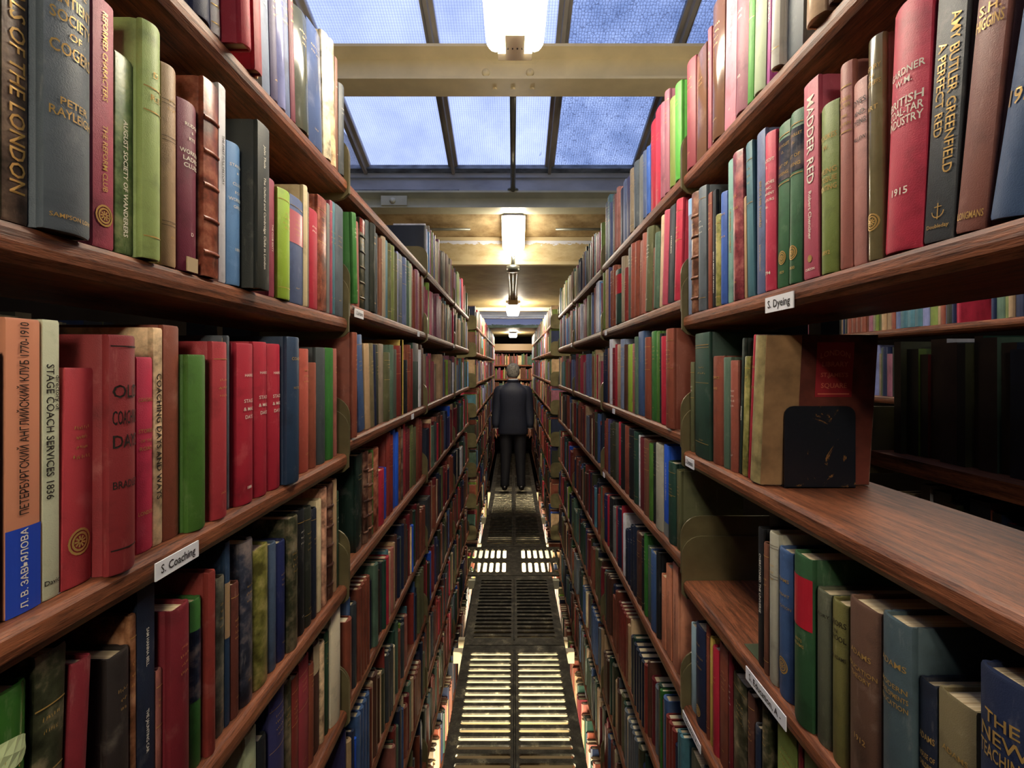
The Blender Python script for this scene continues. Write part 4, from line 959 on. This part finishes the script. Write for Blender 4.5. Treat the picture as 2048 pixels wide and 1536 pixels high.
NAMES=dict(greytan='grey-tan',bluegrey='blue-grey',greyblue='grey-blue',slategrey='slate grey',slateblue='slate blue',darkmoss='dark moss',redbrown='red-brown',maroonrose='rose maroon',mottledgreen='mottled green',olivelight='light olive',blackgreen='black-green',blacknavy='blackish navy',palegreen='pale green',redworn='rubbed red',crimsonpink='crimson pink',grassgreen='grass green',navyteal='deep teal navy',salmonred='salmon red',darkslate='dark slate',brightgreen='bright green',rosebrown='rose-brown',blackmoss='blackish green',crimsondark='dark crimson',blackbrown='blackish brown',nightblue='night blue',midgreen='green',brickred='brick red',russetdark='dark russet',inkolive='ink and olive',oliveworn='worn olive',slateblued='dull slate blue',royaldark='dark royal blue',parchpink='pinkish parchment',darkbrown='dark brown',darkgreen='dark green',palemoss='pale moss',purplenavy='purple navy',maroonred='maroon red',roselight='light rose',rosemaroon='dusky maroon',brightlime='vivid green',sagepale='pale sage',whitegloss='glossy white',ivorytan='ivory and tan',oliveold='dull olive',mossgold='mossy gold',tealpale='pale teal',olivegreen='olive green',pinkbrown='pinkish brown',steelblue='steel blue',greenslate='green slate',brickbrown='brick brown',greenblack='green-black',greycream='grey cream',greyolive='grey olive',cocoadark='dark cocoa',slateteal='slate teal',tankhaki='tan khaki',navyink='ink navy',skypale='pale sky',yellowcream='yellowish cream',limeg='lime',brightblue='bright blue')
def word(t): return 'thin' if t<.011 else ('thick' if t>.034 else 'medium')
for key,(h0,X,recs) in ROWS.items():
    side,bay,sh=key[0],int(key[1]),key[2]
    sw={'A':'top shelf','B':'second shelf down','C':'third shelf down','D':'fourth shelf down','E':'fifth shelf down','F':'sixth shelf down'}[sh]
    grp='books on the %s, %s %s'%(sw,{'L':'left','R':'right'}[side],BAY[bay]); N=len(recs)
    for i,r in enumerate(recs):
        k=(N-1-i) if bay==0 else i
        first=r[7] or '%s %s %s'%(word(r[1]),NAMES.get(r[5],r[5]),('cloth book','glossy book','leather book','banded leather book','jacketed book')[r[6]])
        lab='%s, %s from the near-bay end post, %s %s, %s'%(first,ORDN[k],{'L':'left','R':'right'}[side],('near bay','second bay')[bay],sw.replace(' down',''))
        wds=lab.split()
        if len(wds)>16: lab='%s, %s from near-bay post, %s %s, %s'%(first,ORDN[k],{'L':'left','R':'right'}[side],('near bay','bay two')[bay],sw.replace(' down',''))
        if len(lab.split())>16: print('LONG',lab)
        book(side,0,X,h0,r,lab,grp)
# the last book of the right third shelf lies against a black bookend, its front board towards the aisle
def board_book():
    y=.688; hb=.228; t=.033; s=1
    X=.3765
    root=thing('book',(X,y+t/2,Z(-.182)+.002),'old half-leather book with red LONDON LIBRARY bookplate, behind the black bookend','book','books on the third shelf down, right nearest bay')
    root.rotation_euler=(math.radians(4.4),0,0); root.location.y+=.004; root.location.z+=.001
    d=.165; mt=cover_mat('marbled',2); o_,i_=cover_section(t,d,.005); n=len(o_); m=MB(); m.loft([[(x,y_,z) for x,y_ in o_] for z in (0,.002,hb-.002,hb)],cap=True); o=m.build('cover',cover_mat('umber',2),root)
    m=MB(); m.box((-.0005,-t/2-.0006,.001),(.052,-t/2+.0002,hb-.001)); m.build('leather_quarter',simple('worn_tan_leather','8a6844',.5,0,.4,.35,26,.3,60),root)
    patch(t,.005,.001,hb-.001,.0005,-.5,.5).build('spine_leather',simple('scuffed_parchment','8f8052',.45,0,.4,.5,40,.4,80),root)
    m=MB(); m.box((.052,-t/2-.0004,.001),(d-.001,-t/2+.0002,hb-.001)); m.build('board_paper',simple('dark_red_marbled_paper','54231a',.5,0,.4,.7,20),root)
    x0,z0,W,H_=.075,.135,.055,.082; yy=-t/2-.0009
    m=MB(); m.box((x0,yy,z0),(x0+W,yy+.0004,z0+H_)); lab=m.build('bookplate',simple('red_bookplate','8c1420',.5),root)
    def fr(a,b_,c,d_): 
        q=MB(); q.box((a,yy-.0003,c),(b_,yy,d_)); return q
    for (s_,zz,sz) in (('LONDON',.066,.0085),('LIBRARY',.049,.0075),("ST.JAMES'S",.033,.0065),('SQUARE',.017,.0075)):
        V,F,w_=TXT[s_]; k=min(sz,.044/w_) ; q=MB(); q.add([(x0+W/2+a*min(sz,.044/w_),yy-.0003,z0+zz+c*sz+(-(abs(a*k)/.022)**2*.005 if s_=='LONDON' else 0)) for a,c,_ in V],F); q.build('title_lettering',simple('pale_red_print','c4684c',.5),lab)
    q=fr(x0+.004,x0+W-.004,z0+.004,z0+.0055); q.build('rule_line',MATS['pale_red_print'],lab)
    t2=thing('bookend',(.405,.680,Z(-.182)+.001),'black scratched metal bookend with rounded corners on the right third shelf','bookend')
    P=[(0,0),(.106,0),(.106,.108)]+[(.106-.014+.014*math.cos(a),.108+.014*math.sin(a)) for a in (PI/8,PI/4,3*PI/8)]+[(.092,.122),(.014,.122)]+[(.014-.014*math.cos(a),.108+.014*math.sin(a)) for a in (3*PI/8,PI/4,PI/8)]+[(0,.108)]
    m=MB(); m.prism(P,1,-.0015,.0); o=m.build('plate',BEND,t2); recalc(o)
    m=MB(); m.box((0,0,0),(.106,.0,.0)); m=MB(); m.box((.002,-.0015,0),(.104,.012,.0012)); m.build('foot',BEND,t2)
def bend_mat():
    m,nt,N,L,b=nodes('scratched_black_enamel'); v=vec_obj(nt,(1,1,1),False); n=noise(nt,24,6,v,.75); n.inputs['Distortion'].default_value=2.2
    r=ramp(nt,n.outputs[0],[(.60,lin('0e131c')),(.63,lin('7a5228'))]); L.new(r.outputs[0],b.inputs['Base Color']); b.inputs['Roughness'].default_value=.35; return m
BEND=bend_mat(); board_book()
t=thing('bookend',(.383,.676,Z(-.462)+.001),'thin green metal bookend beside the first book, right fourth shelf','bookend')
# stands just beyond the first book of the row
t.location=(.384,.706,Z(-.462)+.0005)
m=MB(); m.box((0,0,0),(.10,.0015,.12)); m.build('plate',simple('green_enamel','3c4430',.4),t); m=MB(); m.box((0,.0015,0),(.10,.05,.001)); m.build('foot',MATS['green_enamel'],t)
# ---------------------------------------------------------------- paper labels in holders on the shelf fronts
def shelf_tag(side,y,h,L_,H_,text,label):
    s=-1 if side=='L' else 1; f=FR[side]
    t=thing('shelf_label',(s*(f-.0012),y,Z(h)-.015),label,'label','paper labels on the shelf edges',rz=0 if s>0 else PI)
    m=MB(); m.box((-.0005,-L_/2,-H_/2),(.001,L_/2,H_/2)); m.build('card',PAPER,t)
    if text:
        V,F,w_=TXT[text]; k=min(H_*.55,L_*.8/w_); q=MB(); q.add([(-.0009,-(a*k),c*H_*.5) for a,c,_ in V],F); q.build('title_lettering',INK,t)
    return t
hB=ROWS['R0B'][0]; hC=ROWS['L0C'][0]
shelf_tag('R',.628,hB-.007,.066,.022,'S. Dyeing','white card label reading S. Dyeing on the right second shelf edge')
shelf_tag('L',.485,hC-.003,.062,.018,'S. Coaching','white card label reading S. Coaching on the left third shelf edge')
shelf_tag('R',.664,ROWS['R0D'][0]-.004,.105,.020,'S. Education, A -','white card label reading S. Education, A, on the right fourth shelf')
shelf_tag('R',.945,ROWS['R0C'][0]-.003,.045,.020,'S. Dynamics','small label reading S. Dynamics at the right third shelf end')
shelf_tag('R',.94,ROWS['R0E'][0]-.004,.10,.017,'S. Education, A -','white card label on the right fifth shelf near its end post')
shelf_tag('L',1.055,.137,.06,.020,'S. Club Histories','white card label on the left second bay, second shelf')
for (sd,yy,hh,lab) in (('L',1.72,.137,'small blank white label near the end of the left second-bay shelf'),('L',1.62,-.163,'small white label with a string, left second bay, third shelf'),
    ('R',1.80,.147,'small white label at the far end of the right second-bay second shelf'),('R',1.66,-.148,'small white label on the right second-bay third shelf'),('R',1.84,-.423,'small white label on the right second-bay fourth shelf end'),
    ('R',2.3,-1.643,'white card label on the right bottom shelf beside the dark grating'),('L',2.75,.137,'small white label at the end of the left third-bay shelf'),('R',2.86,.147,'small white label at the right fourth-bay second shelf')):
    shelf_tag(sd,yy,hh,.035,.018,None,lab)
# ---------------------------------------------------------------- all the remaining, smaller books (beyond the ~300 nearest)
class Lot:
    def __init__(s): s.v=[]; s.f=[]; s.c=[]
    def book(s,o,dx,dy,t,h,d,col,pg):
        """o = near bottom spine corner, dx = unit into the shelf, dy = unit along the shelf"""
        def P(a,b,c): s.v.append((o[0]+dx[0]*a+dy[0]*b,o[1]+dx[1]*a+dy[1]*b,o[2]+c))
        k=len(s.v); bl=min(.0045,t*.2)
        sec=[(d,0),(.004,0),(-bl*.2,t*.12),(-bl,t*.35),(-bl,t*.65),(-bl*.2,t*.88),(.004,t),(d,t)]
        for z in (0,h):
            for a,b in sec: P(a,b,z)
        n=8; 
        for i in range(n-1): s.f.append((k+i,k+i+1,k+n+i+1,k+n+i)); s.c.append(col)
        s.f.append((k+n-1,k,k+n,k+2*n-1)); s.c.append(pg)
        s.f.append((k+n+1,k+n+2,k+n+3,k+n+4,k+n+5,k+n+6)); s.c.append(col)
        k=len(s.v)                              # page block seen from above, let in between the boards
        for a,b in ((.004,t*.12),(d,t*.12),(d,t*.88),(.004,t*.88)): P(a,b,h-.003)
        for a,b in ((.004,0),(d,0),(d,t*.1),(.004,t*.1),(.004,t*.9),(d,t*.9),(d,t),(.004,t)): P(a,b,h)
        s.f+= [(k,k+1,k+2,k+3),(k+4,k+5,k+6,k+7),(k+8,k+9,k+10,k+11)]; s.c+=[pg,col,col]
    def build(s,name,mat):
        me=bpy.data.meshes.new(name); me.from_pydata(s.v,[],s.f); ca=me.color_attributes.new('dye','FLOAT_COLOR','CORNER'); data=[]
        for p,c in zip(me.polygons,s.c): data+=[c[0],c[1],c[2],1.]*p.loop_total
        ca.data.foreach_set('color',data); me.materials.append(mat); me.update(); o=bpy.data.objects.new(name,me); C.objects.link(o); return o
def lot_mat():
    m,nt,N,L,b=nodes('mixed_bindings'); at=nt.nodes.new('ShaderNodeAttribute'); at.attribute_name='dye'
    n=noise(nt,26,5,vec_obj(nt,(1,1,.6),False),.65); r=ramp(nt,n.outputs[0],[(.3,(.6,.6,.6)),(.7,(1.25,1.25,1.25))])
    mx=nt.nodes.new('ShaderNodeMix'); mx.data_type='RGBA'; mx.blend_type='MULTIPLY'; mx.inputs[0].default_value=1; L.new(at.outputs[0],mx.inputs[6]); L.new(r.outputs[0],mx.inputs[7])
    L.new(mx.outputs[2],b.inputs['Base Color']); b.inputs['Roughness'].default_value=.45; return m
lot=Lot(); LOTM=lot_mat()
def pick(w):
    k=random.random()*sum(x[1] for x in w)
    for c,p in w:
        k-=p
        if k<=0: return c
    return w[-1][0]
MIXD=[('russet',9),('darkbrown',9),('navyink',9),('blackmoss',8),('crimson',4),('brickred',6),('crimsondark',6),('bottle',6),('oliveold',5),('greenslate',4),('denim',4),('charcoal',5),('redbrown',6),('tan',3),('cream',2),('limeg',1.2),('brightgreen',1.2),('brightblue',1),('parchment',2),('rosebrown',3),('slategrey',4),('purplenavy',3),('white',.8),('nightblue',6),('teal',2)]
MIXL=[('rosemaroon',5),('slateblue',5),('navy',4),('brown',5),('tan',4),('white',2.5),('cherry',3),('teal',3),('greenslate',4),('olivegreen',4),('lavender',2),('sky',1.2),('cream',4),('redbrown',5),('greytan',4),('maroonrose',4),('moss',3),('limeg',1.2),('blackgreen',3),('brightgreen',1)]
MIXR=[('rosemaroon',5),('cherry',3),('maroonrose',6),('brickred',5),('rosebrown',5),('redbrown',3)]
PGC=[lin(x) for x in ('c8b48a','d2c4a0','a89470','bba67c')]
def fill(o,dx,dy,length,hmin,hmax,mixw,seq=None,dm=(.11,.165),tm=(.008,.036)):
    y=0; i=0
    while y<length-.012:
        t=random.uniform(*tm)*(1 if random.random()<.8 else .6); t=min(t,length-y)
        if seq and i<len(seq): c=seq[i]
        else: c=pick(mixw)
        i+=1
        if random.random()<.012 and not seq: y+=random.uniform(.04,.12); continue
        run=1 if random.random()<.9 else random.choice((2,3,4)); hh=random.uniform(hmin,hmax); dd=random.uniform(*dm)
        for _ in range(run):
            if y+t>length: break
            rc=random.uniform(0,.012) if run==1 else 0
            col=lin(PAL[c]); f=random.uniform(.8,1.15); col=[x*f for x in col]
            lot.book((o[0]+dx[0]*rc+dy[0]*y,o[1]+dx[1]*rc+dy[1]*y,o[2]+.0005),dx,dy,t-.0006,hh,dd,col,random.choice(PGC)); y+=t
def side_fill(side,y0,y1,h,hmin,hmax,mx,seq=None,**k):
    s=-1 if side=='L' else 1; fill((s*(FR[side]+.006),y0+.010,Z(h)),(s,0),(0,1),y1-y0-.02,hmin,hmax,mx,seq,**k)
# remaining rows of the near range
for side in 'LR':
    for bay in range(4):
        for j,c in enumerate('ABCDEFGH'):
            if side+str(bay)+c in ROWS: continue
            if bay==0 and j<6: continue
            if bay==1 and side=='L' and j==0: continue       # the empty top shelf
            h=SH[side][j]; mx=MIXL if j<3 else MIXD
            seq=None; hm=(.165,.225)
            if side=='L' and bay==2 and j==0: seq=['blacknavy','white','lavender','sky','sage','greytan','slateblue']; 
            if side=='L' and bay==2 and j==1: seq=['maroonrose','maroonrose','limeg']+['rose']*3+['rosemaroon']*8+['cherry','crimsonpink','cherry']
            if side=='R' and bay in (2,3) and j==0: hm=(.15,.2)
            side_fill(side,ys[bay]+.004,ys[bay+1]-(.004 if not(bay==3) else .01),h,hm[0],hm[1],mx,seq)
# the back sides of the ranges: shelves and fore edges turned to us
def back_side(side,hs,y0,y1,label):
    s=-1 if side=='L' else 1
    t=thing('bookcase',(s*.95,(y0+y1)/2,0),label,'bookcase','backs of the bookcases'); cx,cy=s*.95,(y0+y1)/2
    for h in hs:
        m=MB(); a,b=sorted((s*.775,s*.985)); m.box((a-cx,y0-cy,Z(h)-.03),(b-cx,y1-cy,Z(h))); m.build('shelf_board',WOOD,t)
        for (p,q) in ((y0,y0+.004),(y1-.004,y1)):
            m=MB(); m.prism([(s*.72-cx,Z(h)-.05),(s*.985-cx,Z(h)-.05),(s*.985-cx,Z(h)+.06),(s*.95-cx,Z(h)+.095),(s*.72-cx,Z(h)+.095)],1,p-cy,q-cy); m.build('bracket',STEEL,t)
    m=MB(); a,b=sorted((s*.66,s*.70)); m.box((a-cx,y1-.02-cy,0),(b-cx,y1+.02-cy,Z(.47))); m.build('upright_post',POST,t)
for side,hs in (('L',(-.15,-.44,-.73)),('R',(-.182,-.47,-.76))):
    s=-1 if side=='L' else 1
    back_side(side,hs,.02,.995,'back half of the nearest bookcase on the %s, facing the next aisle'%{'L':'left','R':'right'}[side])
    for h in hs:
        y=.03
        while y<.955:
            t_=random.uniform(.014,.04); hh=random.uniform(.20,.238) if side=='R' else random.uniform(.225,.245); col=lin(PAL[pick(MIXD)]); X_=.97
            lot.book((s*X_,y,Z(h)+.0005),(-s,0),(0,1),t_-.001,hh,random.uniform(.14,.165),[x*.6 for x in col],lin(random.choice(('1d1a18','2c211a','151a26','33241b')) if side=='R' else random.choice(('8a7a55','6a5c40','2c2a26')))); y+=t_  # covers, and right-hand page edges, coloured darker to stand for back-row shade
# neighbouring range across the next aisle on the right
bookcase('R',.6,3.2,'oak bookcase across the next aisle, glimpsed through the gap on the right',[.16,-.13,.45],front=1.62,brk=False)
for h in (.16,-.13): fill((1.628,.62,Z(h)),(1,0),(0,1),2.5,.16,.235,MIXL)
t=box_lamp((1.3,1.2,Z(.9)),.15,.5,.05,'light of the next aisle on the right, hidden behind the bookcase',group='lights of other aisles')
# far ranges
for side in 'LR':
    for i in range(5):
        for j,h in enumerate(SH[side]):
            if j==0: side_fill(side,FY[i]+.004,FY[i+1]-.004,h,.13,.19,MIXL)
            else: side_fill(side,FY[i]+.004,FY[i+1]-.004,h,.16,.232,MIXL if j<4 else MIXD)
            if i==0:   # second, recessed half of the range behind, its end seen from the cross aisle
                pass
# end bookcase
for j,h in enumerate(EH):
    fill((-.88,9.262,Z(h)),(0,1),(1,0),1.76,.17,.235,[('olivegreen',5),('brown',6),('crimson',3),('rosemaroon',4),('cream',3),('greenslate',4),('redbrown',5),('umber',4),('salmon',1.5)],tm=(.014,.03))
# storey below: top rows of books beside the gratings
for s in (-1,1):
    for (z,x) in ((-.36,.372),(-.68,.372)):
        for (ya,yb) in ((1.2,1.845),(1.895,2.775),(2.825,3.705),(3.755,4.305),(4.355,5.235),(5.285,7.4)): fill((s*x,ya,z),(s,0),(0,1),yb-ya,.17,.24,[('limeg',.6),('rosebrown',3),('crimsondark',2),('greytan',3),('tan',3),('navyink',3),('russet',3),('blacknavy',3),('bottle',2)])
o=lot.build('book',LOTM); tag(o,'hundreds of smaller books on the lower and farther shelves of every range','book',kind='stuff')
for k,s in enumerate((-1,1)):
    m=MB(); a,b=sorted((s*.362,s*.56)); m.box((a,1.2,-.392),(b,7.4,-.362)); m.box((a,1.2,-.712),(b,7.4,-.682))
    tag(m.build('shelf_board',WOOD),'wooden shelves of the storey below, glimpsed beside the gratings on the %s'%('left','right')[k],'shelf')
# joists carrying the gratings
for k,yj in enumerate((1.87,2.80,3.73,4.33,5.26)):
    m=MB(); m.box((-.365,yj-.02,-.10),(.375,yj+.02,-.03)); tag(m.build('floor_joist',CREAM if k<2 else PAINTG),'cream steel joist under the %s grating joint from the camera'%ORDN[k],'joist')
# ---------------------------------------------------------------- paper slips
m=MB(); m.box((0,0,0),(.05,.05,.0006)); o=m.build('paper_slip',PAPER); o.location=(-.425,.355,Z(hC)+.0004); tag(o,'pale paper slip under the worn red book, left third shelf','paper')
m=MB(); m.box((-.0006,0,0),(.0006,.017,.016)); o=m.build('paper_slip',simple('buff_paper','a8906a',.6)); o.location=(-.3585,.500,Z(ROWS['L0B'][0])+.0004); tag(o,'small buff paper scrap standing before the maroon book','paper')
# ---------------------------------------------------------------- the person
def ell(cx,cy,z,rx,ry,n=20,p=2.3,bk=0):
    R=[]
    for k in range(n):
        a=2*PI*k/n; ca,sa=math.cos(a),math.sin(a); R.append((cx+rx*math.copysign(abs(ca)**(2/p),ca),cy+ry*math.copysign(abs(sa)**(2/p),sa)*(1+bk*(sa<0)),z))
    return R
def person():
    t=thing('person',(0,6.37,0),'person seen from behind in a dark navy suit, standing on the aisle grating','person')
    SKIN=simple('skin','b07a60',.5); SUIT=simple('navy_suit_wool','1b1f2f',.62,0,.3,.18,60,.3,300); TROU=simple('dark_suit_trousers','1e1e26',.62,0,.3,.15,60,.3,300)
    HAIR=simple('grey_hair','5d5a55',.7,0,.2,.55,45,.9,120); SHOE=simple('black_leather_shoe','0d0d10',.3); SHIRT=simple('white_shirt','cfd2da',.6)
    # continuous body grown from a skeleton
    vs=[];es=[];rs=[]
    def a(p,r,par=None): vs.append(p); rs.append(r); 
    pts=[((0,0,.93),.13,None),((0,.0,1.15),.13,0),((0,.01,1.36),.12,1),((0,.01,1.48),.062,2),((0,-.01,1.545),.058,3)]
    for s in (-1,1):
        b=len(pts); pts+=[((s*.18,.01,1.40),.05,2),((s*.216,.014,1.13),.04,b),((s*.238,-.045,.90),.03,b+1),((s*.238,-.06,.86),.028,b+2)]
    for s in (-1,1):
        b=len(pts); pts+=[((s*.095,0,.88),.088,0),((s*.10,-.005,.50),.055,b),((s*.108,.02,.10),.038,b+1),((s*.118,-.04,.05),.032,b+2)]
    me=bpy.data.meshes.new('body'); me.from_pydata([p[0] for p in pts],[(i,p[2]) for i,p in enumerate(pts) if p[2] is not None],[])
    o=bpy.data.objects.new('body',me); C.objects.link(o); md=o.modifiers.new('s','SKIN'); me.skin_vertices or None
    sk=me.skin_vertices[0].data if me.skin_vertices else None
    if sk is None: me.attributes
    for i,p in enumerate(pts): sk[i].radius=(p[1],p[1]); sk[i].use_root=(i==0)
    sb=o.modifiers.new('b','SUBSURF'); sb.levels=2; sb.render_levels=2
    dg=bpy.context.evaluated_depsgraph_get(); m2=bpy.data.meshes.new_from_object(o.evaluated_get(dg)); bpy.data.objects.remove(o)
    # hand: palm, four fingers and a thumb; head with nose and ears, joined into the body mesh
    mb=MB(); mb.v=[tuple(v.co) for v in m2.vertices]; mb.f=[tuple(p.vertices) for p in m2.polygons]; mb.m=[0]*len(mb.f)
    for s in (-1,1):
        mb.loft([ell(s*(.263-.024),-.068+.006,.87,.016,.030,10),ell(s*(.264-.024),-.072+.006,.83,.015,.040,10),ell(s*(.264-.024),-.074+.006,.79,.013,.040,10)])
        for k,(dy,L_) in enumerate(((-.030,.068),(-.010,.078),(.010,.073),(.028,.058))):
            y=-.074+dy; mb.tube([(s*.240,y,.80),(s*.238,y-.004,.80-L_*.45),(s*.231,y-.003,.80-L_*.8),(s*.224,y,.80-L_)],[.009,.0088,.008,.005],8)
        mb.tube([(s*.238,-.099,.85),(s*.232,-.119,.815),(s*.226,-.122,.785)],[.011,.010,.006],8)
    H=[(1.530,.045,.050,.012),(1.555,.060,.070,.0),(1.585,.070,.086,0),(1.62,.077,.096,0),(1.65,.080,.100,0),(1.69,.079,.099,0),(1.72,.068,.088,0),(1.742,.045,.062,0),(1.748,.015,.02,0)]
    mb.loft([ell(0,.012+dy,z,rx,ry,20,2.1) for z,rx,ry,dy in H])
    mb.loft([ell(0,.108,1.60,.014,.014,8),ell(0,.118,1.615,.015,.016,8),ell(0,.106,1.65,.009,.012,8)])
    mb.loft([ell(0,.100,1.572,.022,.010,10),ell(0,.102,1.580,.024,.011,10)])
    for s in (-1,1):
        mb.loft([ell(s*.082,.0,1.595,.006,.010,8),ell(s*.088,-.002,1.615,.009,.016,8),ell(s*.090,-.004,1.64,.009,.019,8),ell(s*.085,-.002,1.655,.005,.010,8)])
        mb.loft([ell(s*.030,.106,1.632,.012,.006,8),ell(s*.030,.107,1.642,.011,.006,8)])
    body=mb.build('body',SKIN,t,True); recalc(body)
    # hair: back and sides, slightly shaggy
    R=[]; rr=random.Random(3)
    for z,rx,ry,cy in ((1.562,.062,.050,-.030),(1.585,.078,.072,-.022),(1.62,.090,.088,-.014),(1.655,.094,.100,-.008),(1.69,.093,.103,-.004),(1.72,.083,.098,.0),(1.745,.062,.075,.002),(1.758,.034,.04,.004),(1.762,.010,.012,.004)):
        ring=ell(0,.012+cy,z,rx,ry,28,2.1); R.append([(x+rr.uniform(-.003,.003),y+rr.uniform(-.003,.003),zz+rr.uniform(-.003,.003)) for x,y,zz in ring])
    m=MB(); m.loft(R); m.build('hair',HAIR,t,True)
    m=MB(); m.loft([ell(0,-.002,1.495,.072,.068,20),ell(0,-.002,1.54,.066,.062,20)]); m.build('shirt_collar',SHIRT,t,True)
    # jacket
    J=[(.775,.210,.140,0,2.6),(.80,.212,.142,0,2.6),(.90,.208,.138,0,2.6),(1.02,.188,.122,.0,2.5),(1.12,.186,.118,0,2.5),(1.22,.196,.124,0,2.5),(1.32,.208,.128,0,2.5),(1.385,.212,.122,.0,2.6),(1.42,.196,.108,.0,2.4),(1.45,.150,.092,.0,2.2),(1.475,.105,.078,-.002,2.1),(1.498,.078,.070,-.004,2.0),(1.520,.074,.068,-.004,2.0)]
    m=MB(); m.loft([ell(0,cy,z,rx,ry,28,p) for z,rx,ry,cy,p in J],cap=False)
    m.loft([ell(0,0,z,rx,ry,28,2.6) for z,rx,ry in ((.80,.196,.130),(.775,.198,.131))][::-1],cap=False)
    jk=m.build('jacket',SUIT,t,True); so=jk.modifiers.new('t','SOLIDIFY'); so.thickness=.006
    m=MB(); m.loft([ell(0,-.004,1.498,.083,.076,24,2),ell(0,-.008,1.520,.082,.076,24,2),ell(0,-.006,1.534,.076,.070,24,2)],cap=False); q=m.build('collar',SUIT,jk,True); so=q.modifiers.new('t','SOLIDIFY'); so.thickness=.005
    m=MB(); m.prism([(-.003,.775),(.003,.775),(.003,1.0),(-.003,1.0)],1,-.1395,-.128); m.build('back_vent',simple('vent_shadow_cloth','0e0f16',.8),jk)
    for s in (-1,1):
        m=MB(); S=[]
        for (x,y,z,rx,ry) in ((.120,0,1.452,.050,.070),(.160,.002,1.436,.070,.084),(.186,.004,1.39,.082,.088),(.202,.010,1.28,.078,.078),(.220,.014,1.15,.070,.070),(.234,-.006,1.03,.062,.062),(.240,-.036,.93,.052,.054),(.240,-.056,.868,.045,.048)):
            S.append(ell(s*x,y,z,rx,ry,16,2.1))
        m.loft(S); m.build('sleeve',SUIT,jk,True)
        m=MB(); m.loft([ell(s*.239,-.058,.872,.038,.042,14),ell(s*.239,-.060,.858,.037,.041,14)]); m.build('shirt_cuff',SHIRT,t,True)
    # trousers: seat and two legs
    m=MB(); m.loft([ell(0,0,z,rx,ry,24,2.6) for z,rx,ry in ((.80,.186,.122),(.86,.190,.126),(.95,.182,.120),(1.02,.168,.108))])
    for s in (-1,1):
        L_=[]
        for (x,y,z,rx,ry) in ((.092,0,.86,.098,.118),(.095,0,.74,.096,.108),(.098,0,.60,.086,.092),(.100,.002,.48,.077,.080),(.105,.006,.32,.068,.072),(.112,.006,.16,.062,.068),(.116,.0,.075,.060,.070),(.117,-.006,.045,.061,.074)): L_.append(ell(s*x,y,z,rx,ry,18,2.1))
        m.loft(L_)
    m.build('trousers',TROU,t,True)
    for s in (-1,1):
        m=MB(); S=[]
        for (y,rx,zt) in ((-.095,.020,.045),(-.085,.036,.062),(-.05,.042,.075),(.0,.042,.078),(.05,.047,.062),(.11,.050,.048),(.16,.044,.042),(.185,.022,.032)):
            x=s*(.117+.10*max(0,y)); S.append([(x+rx*math.cos(a),y,(.0 if math.sin(a)<0 else 0)+max(0,zt/2+zt/2*math.sin(a))) for a in [2*PI*k/12 for k in range(12)]])
        m.loft(S); m.build('shoe',SHOE,t,True)
person()
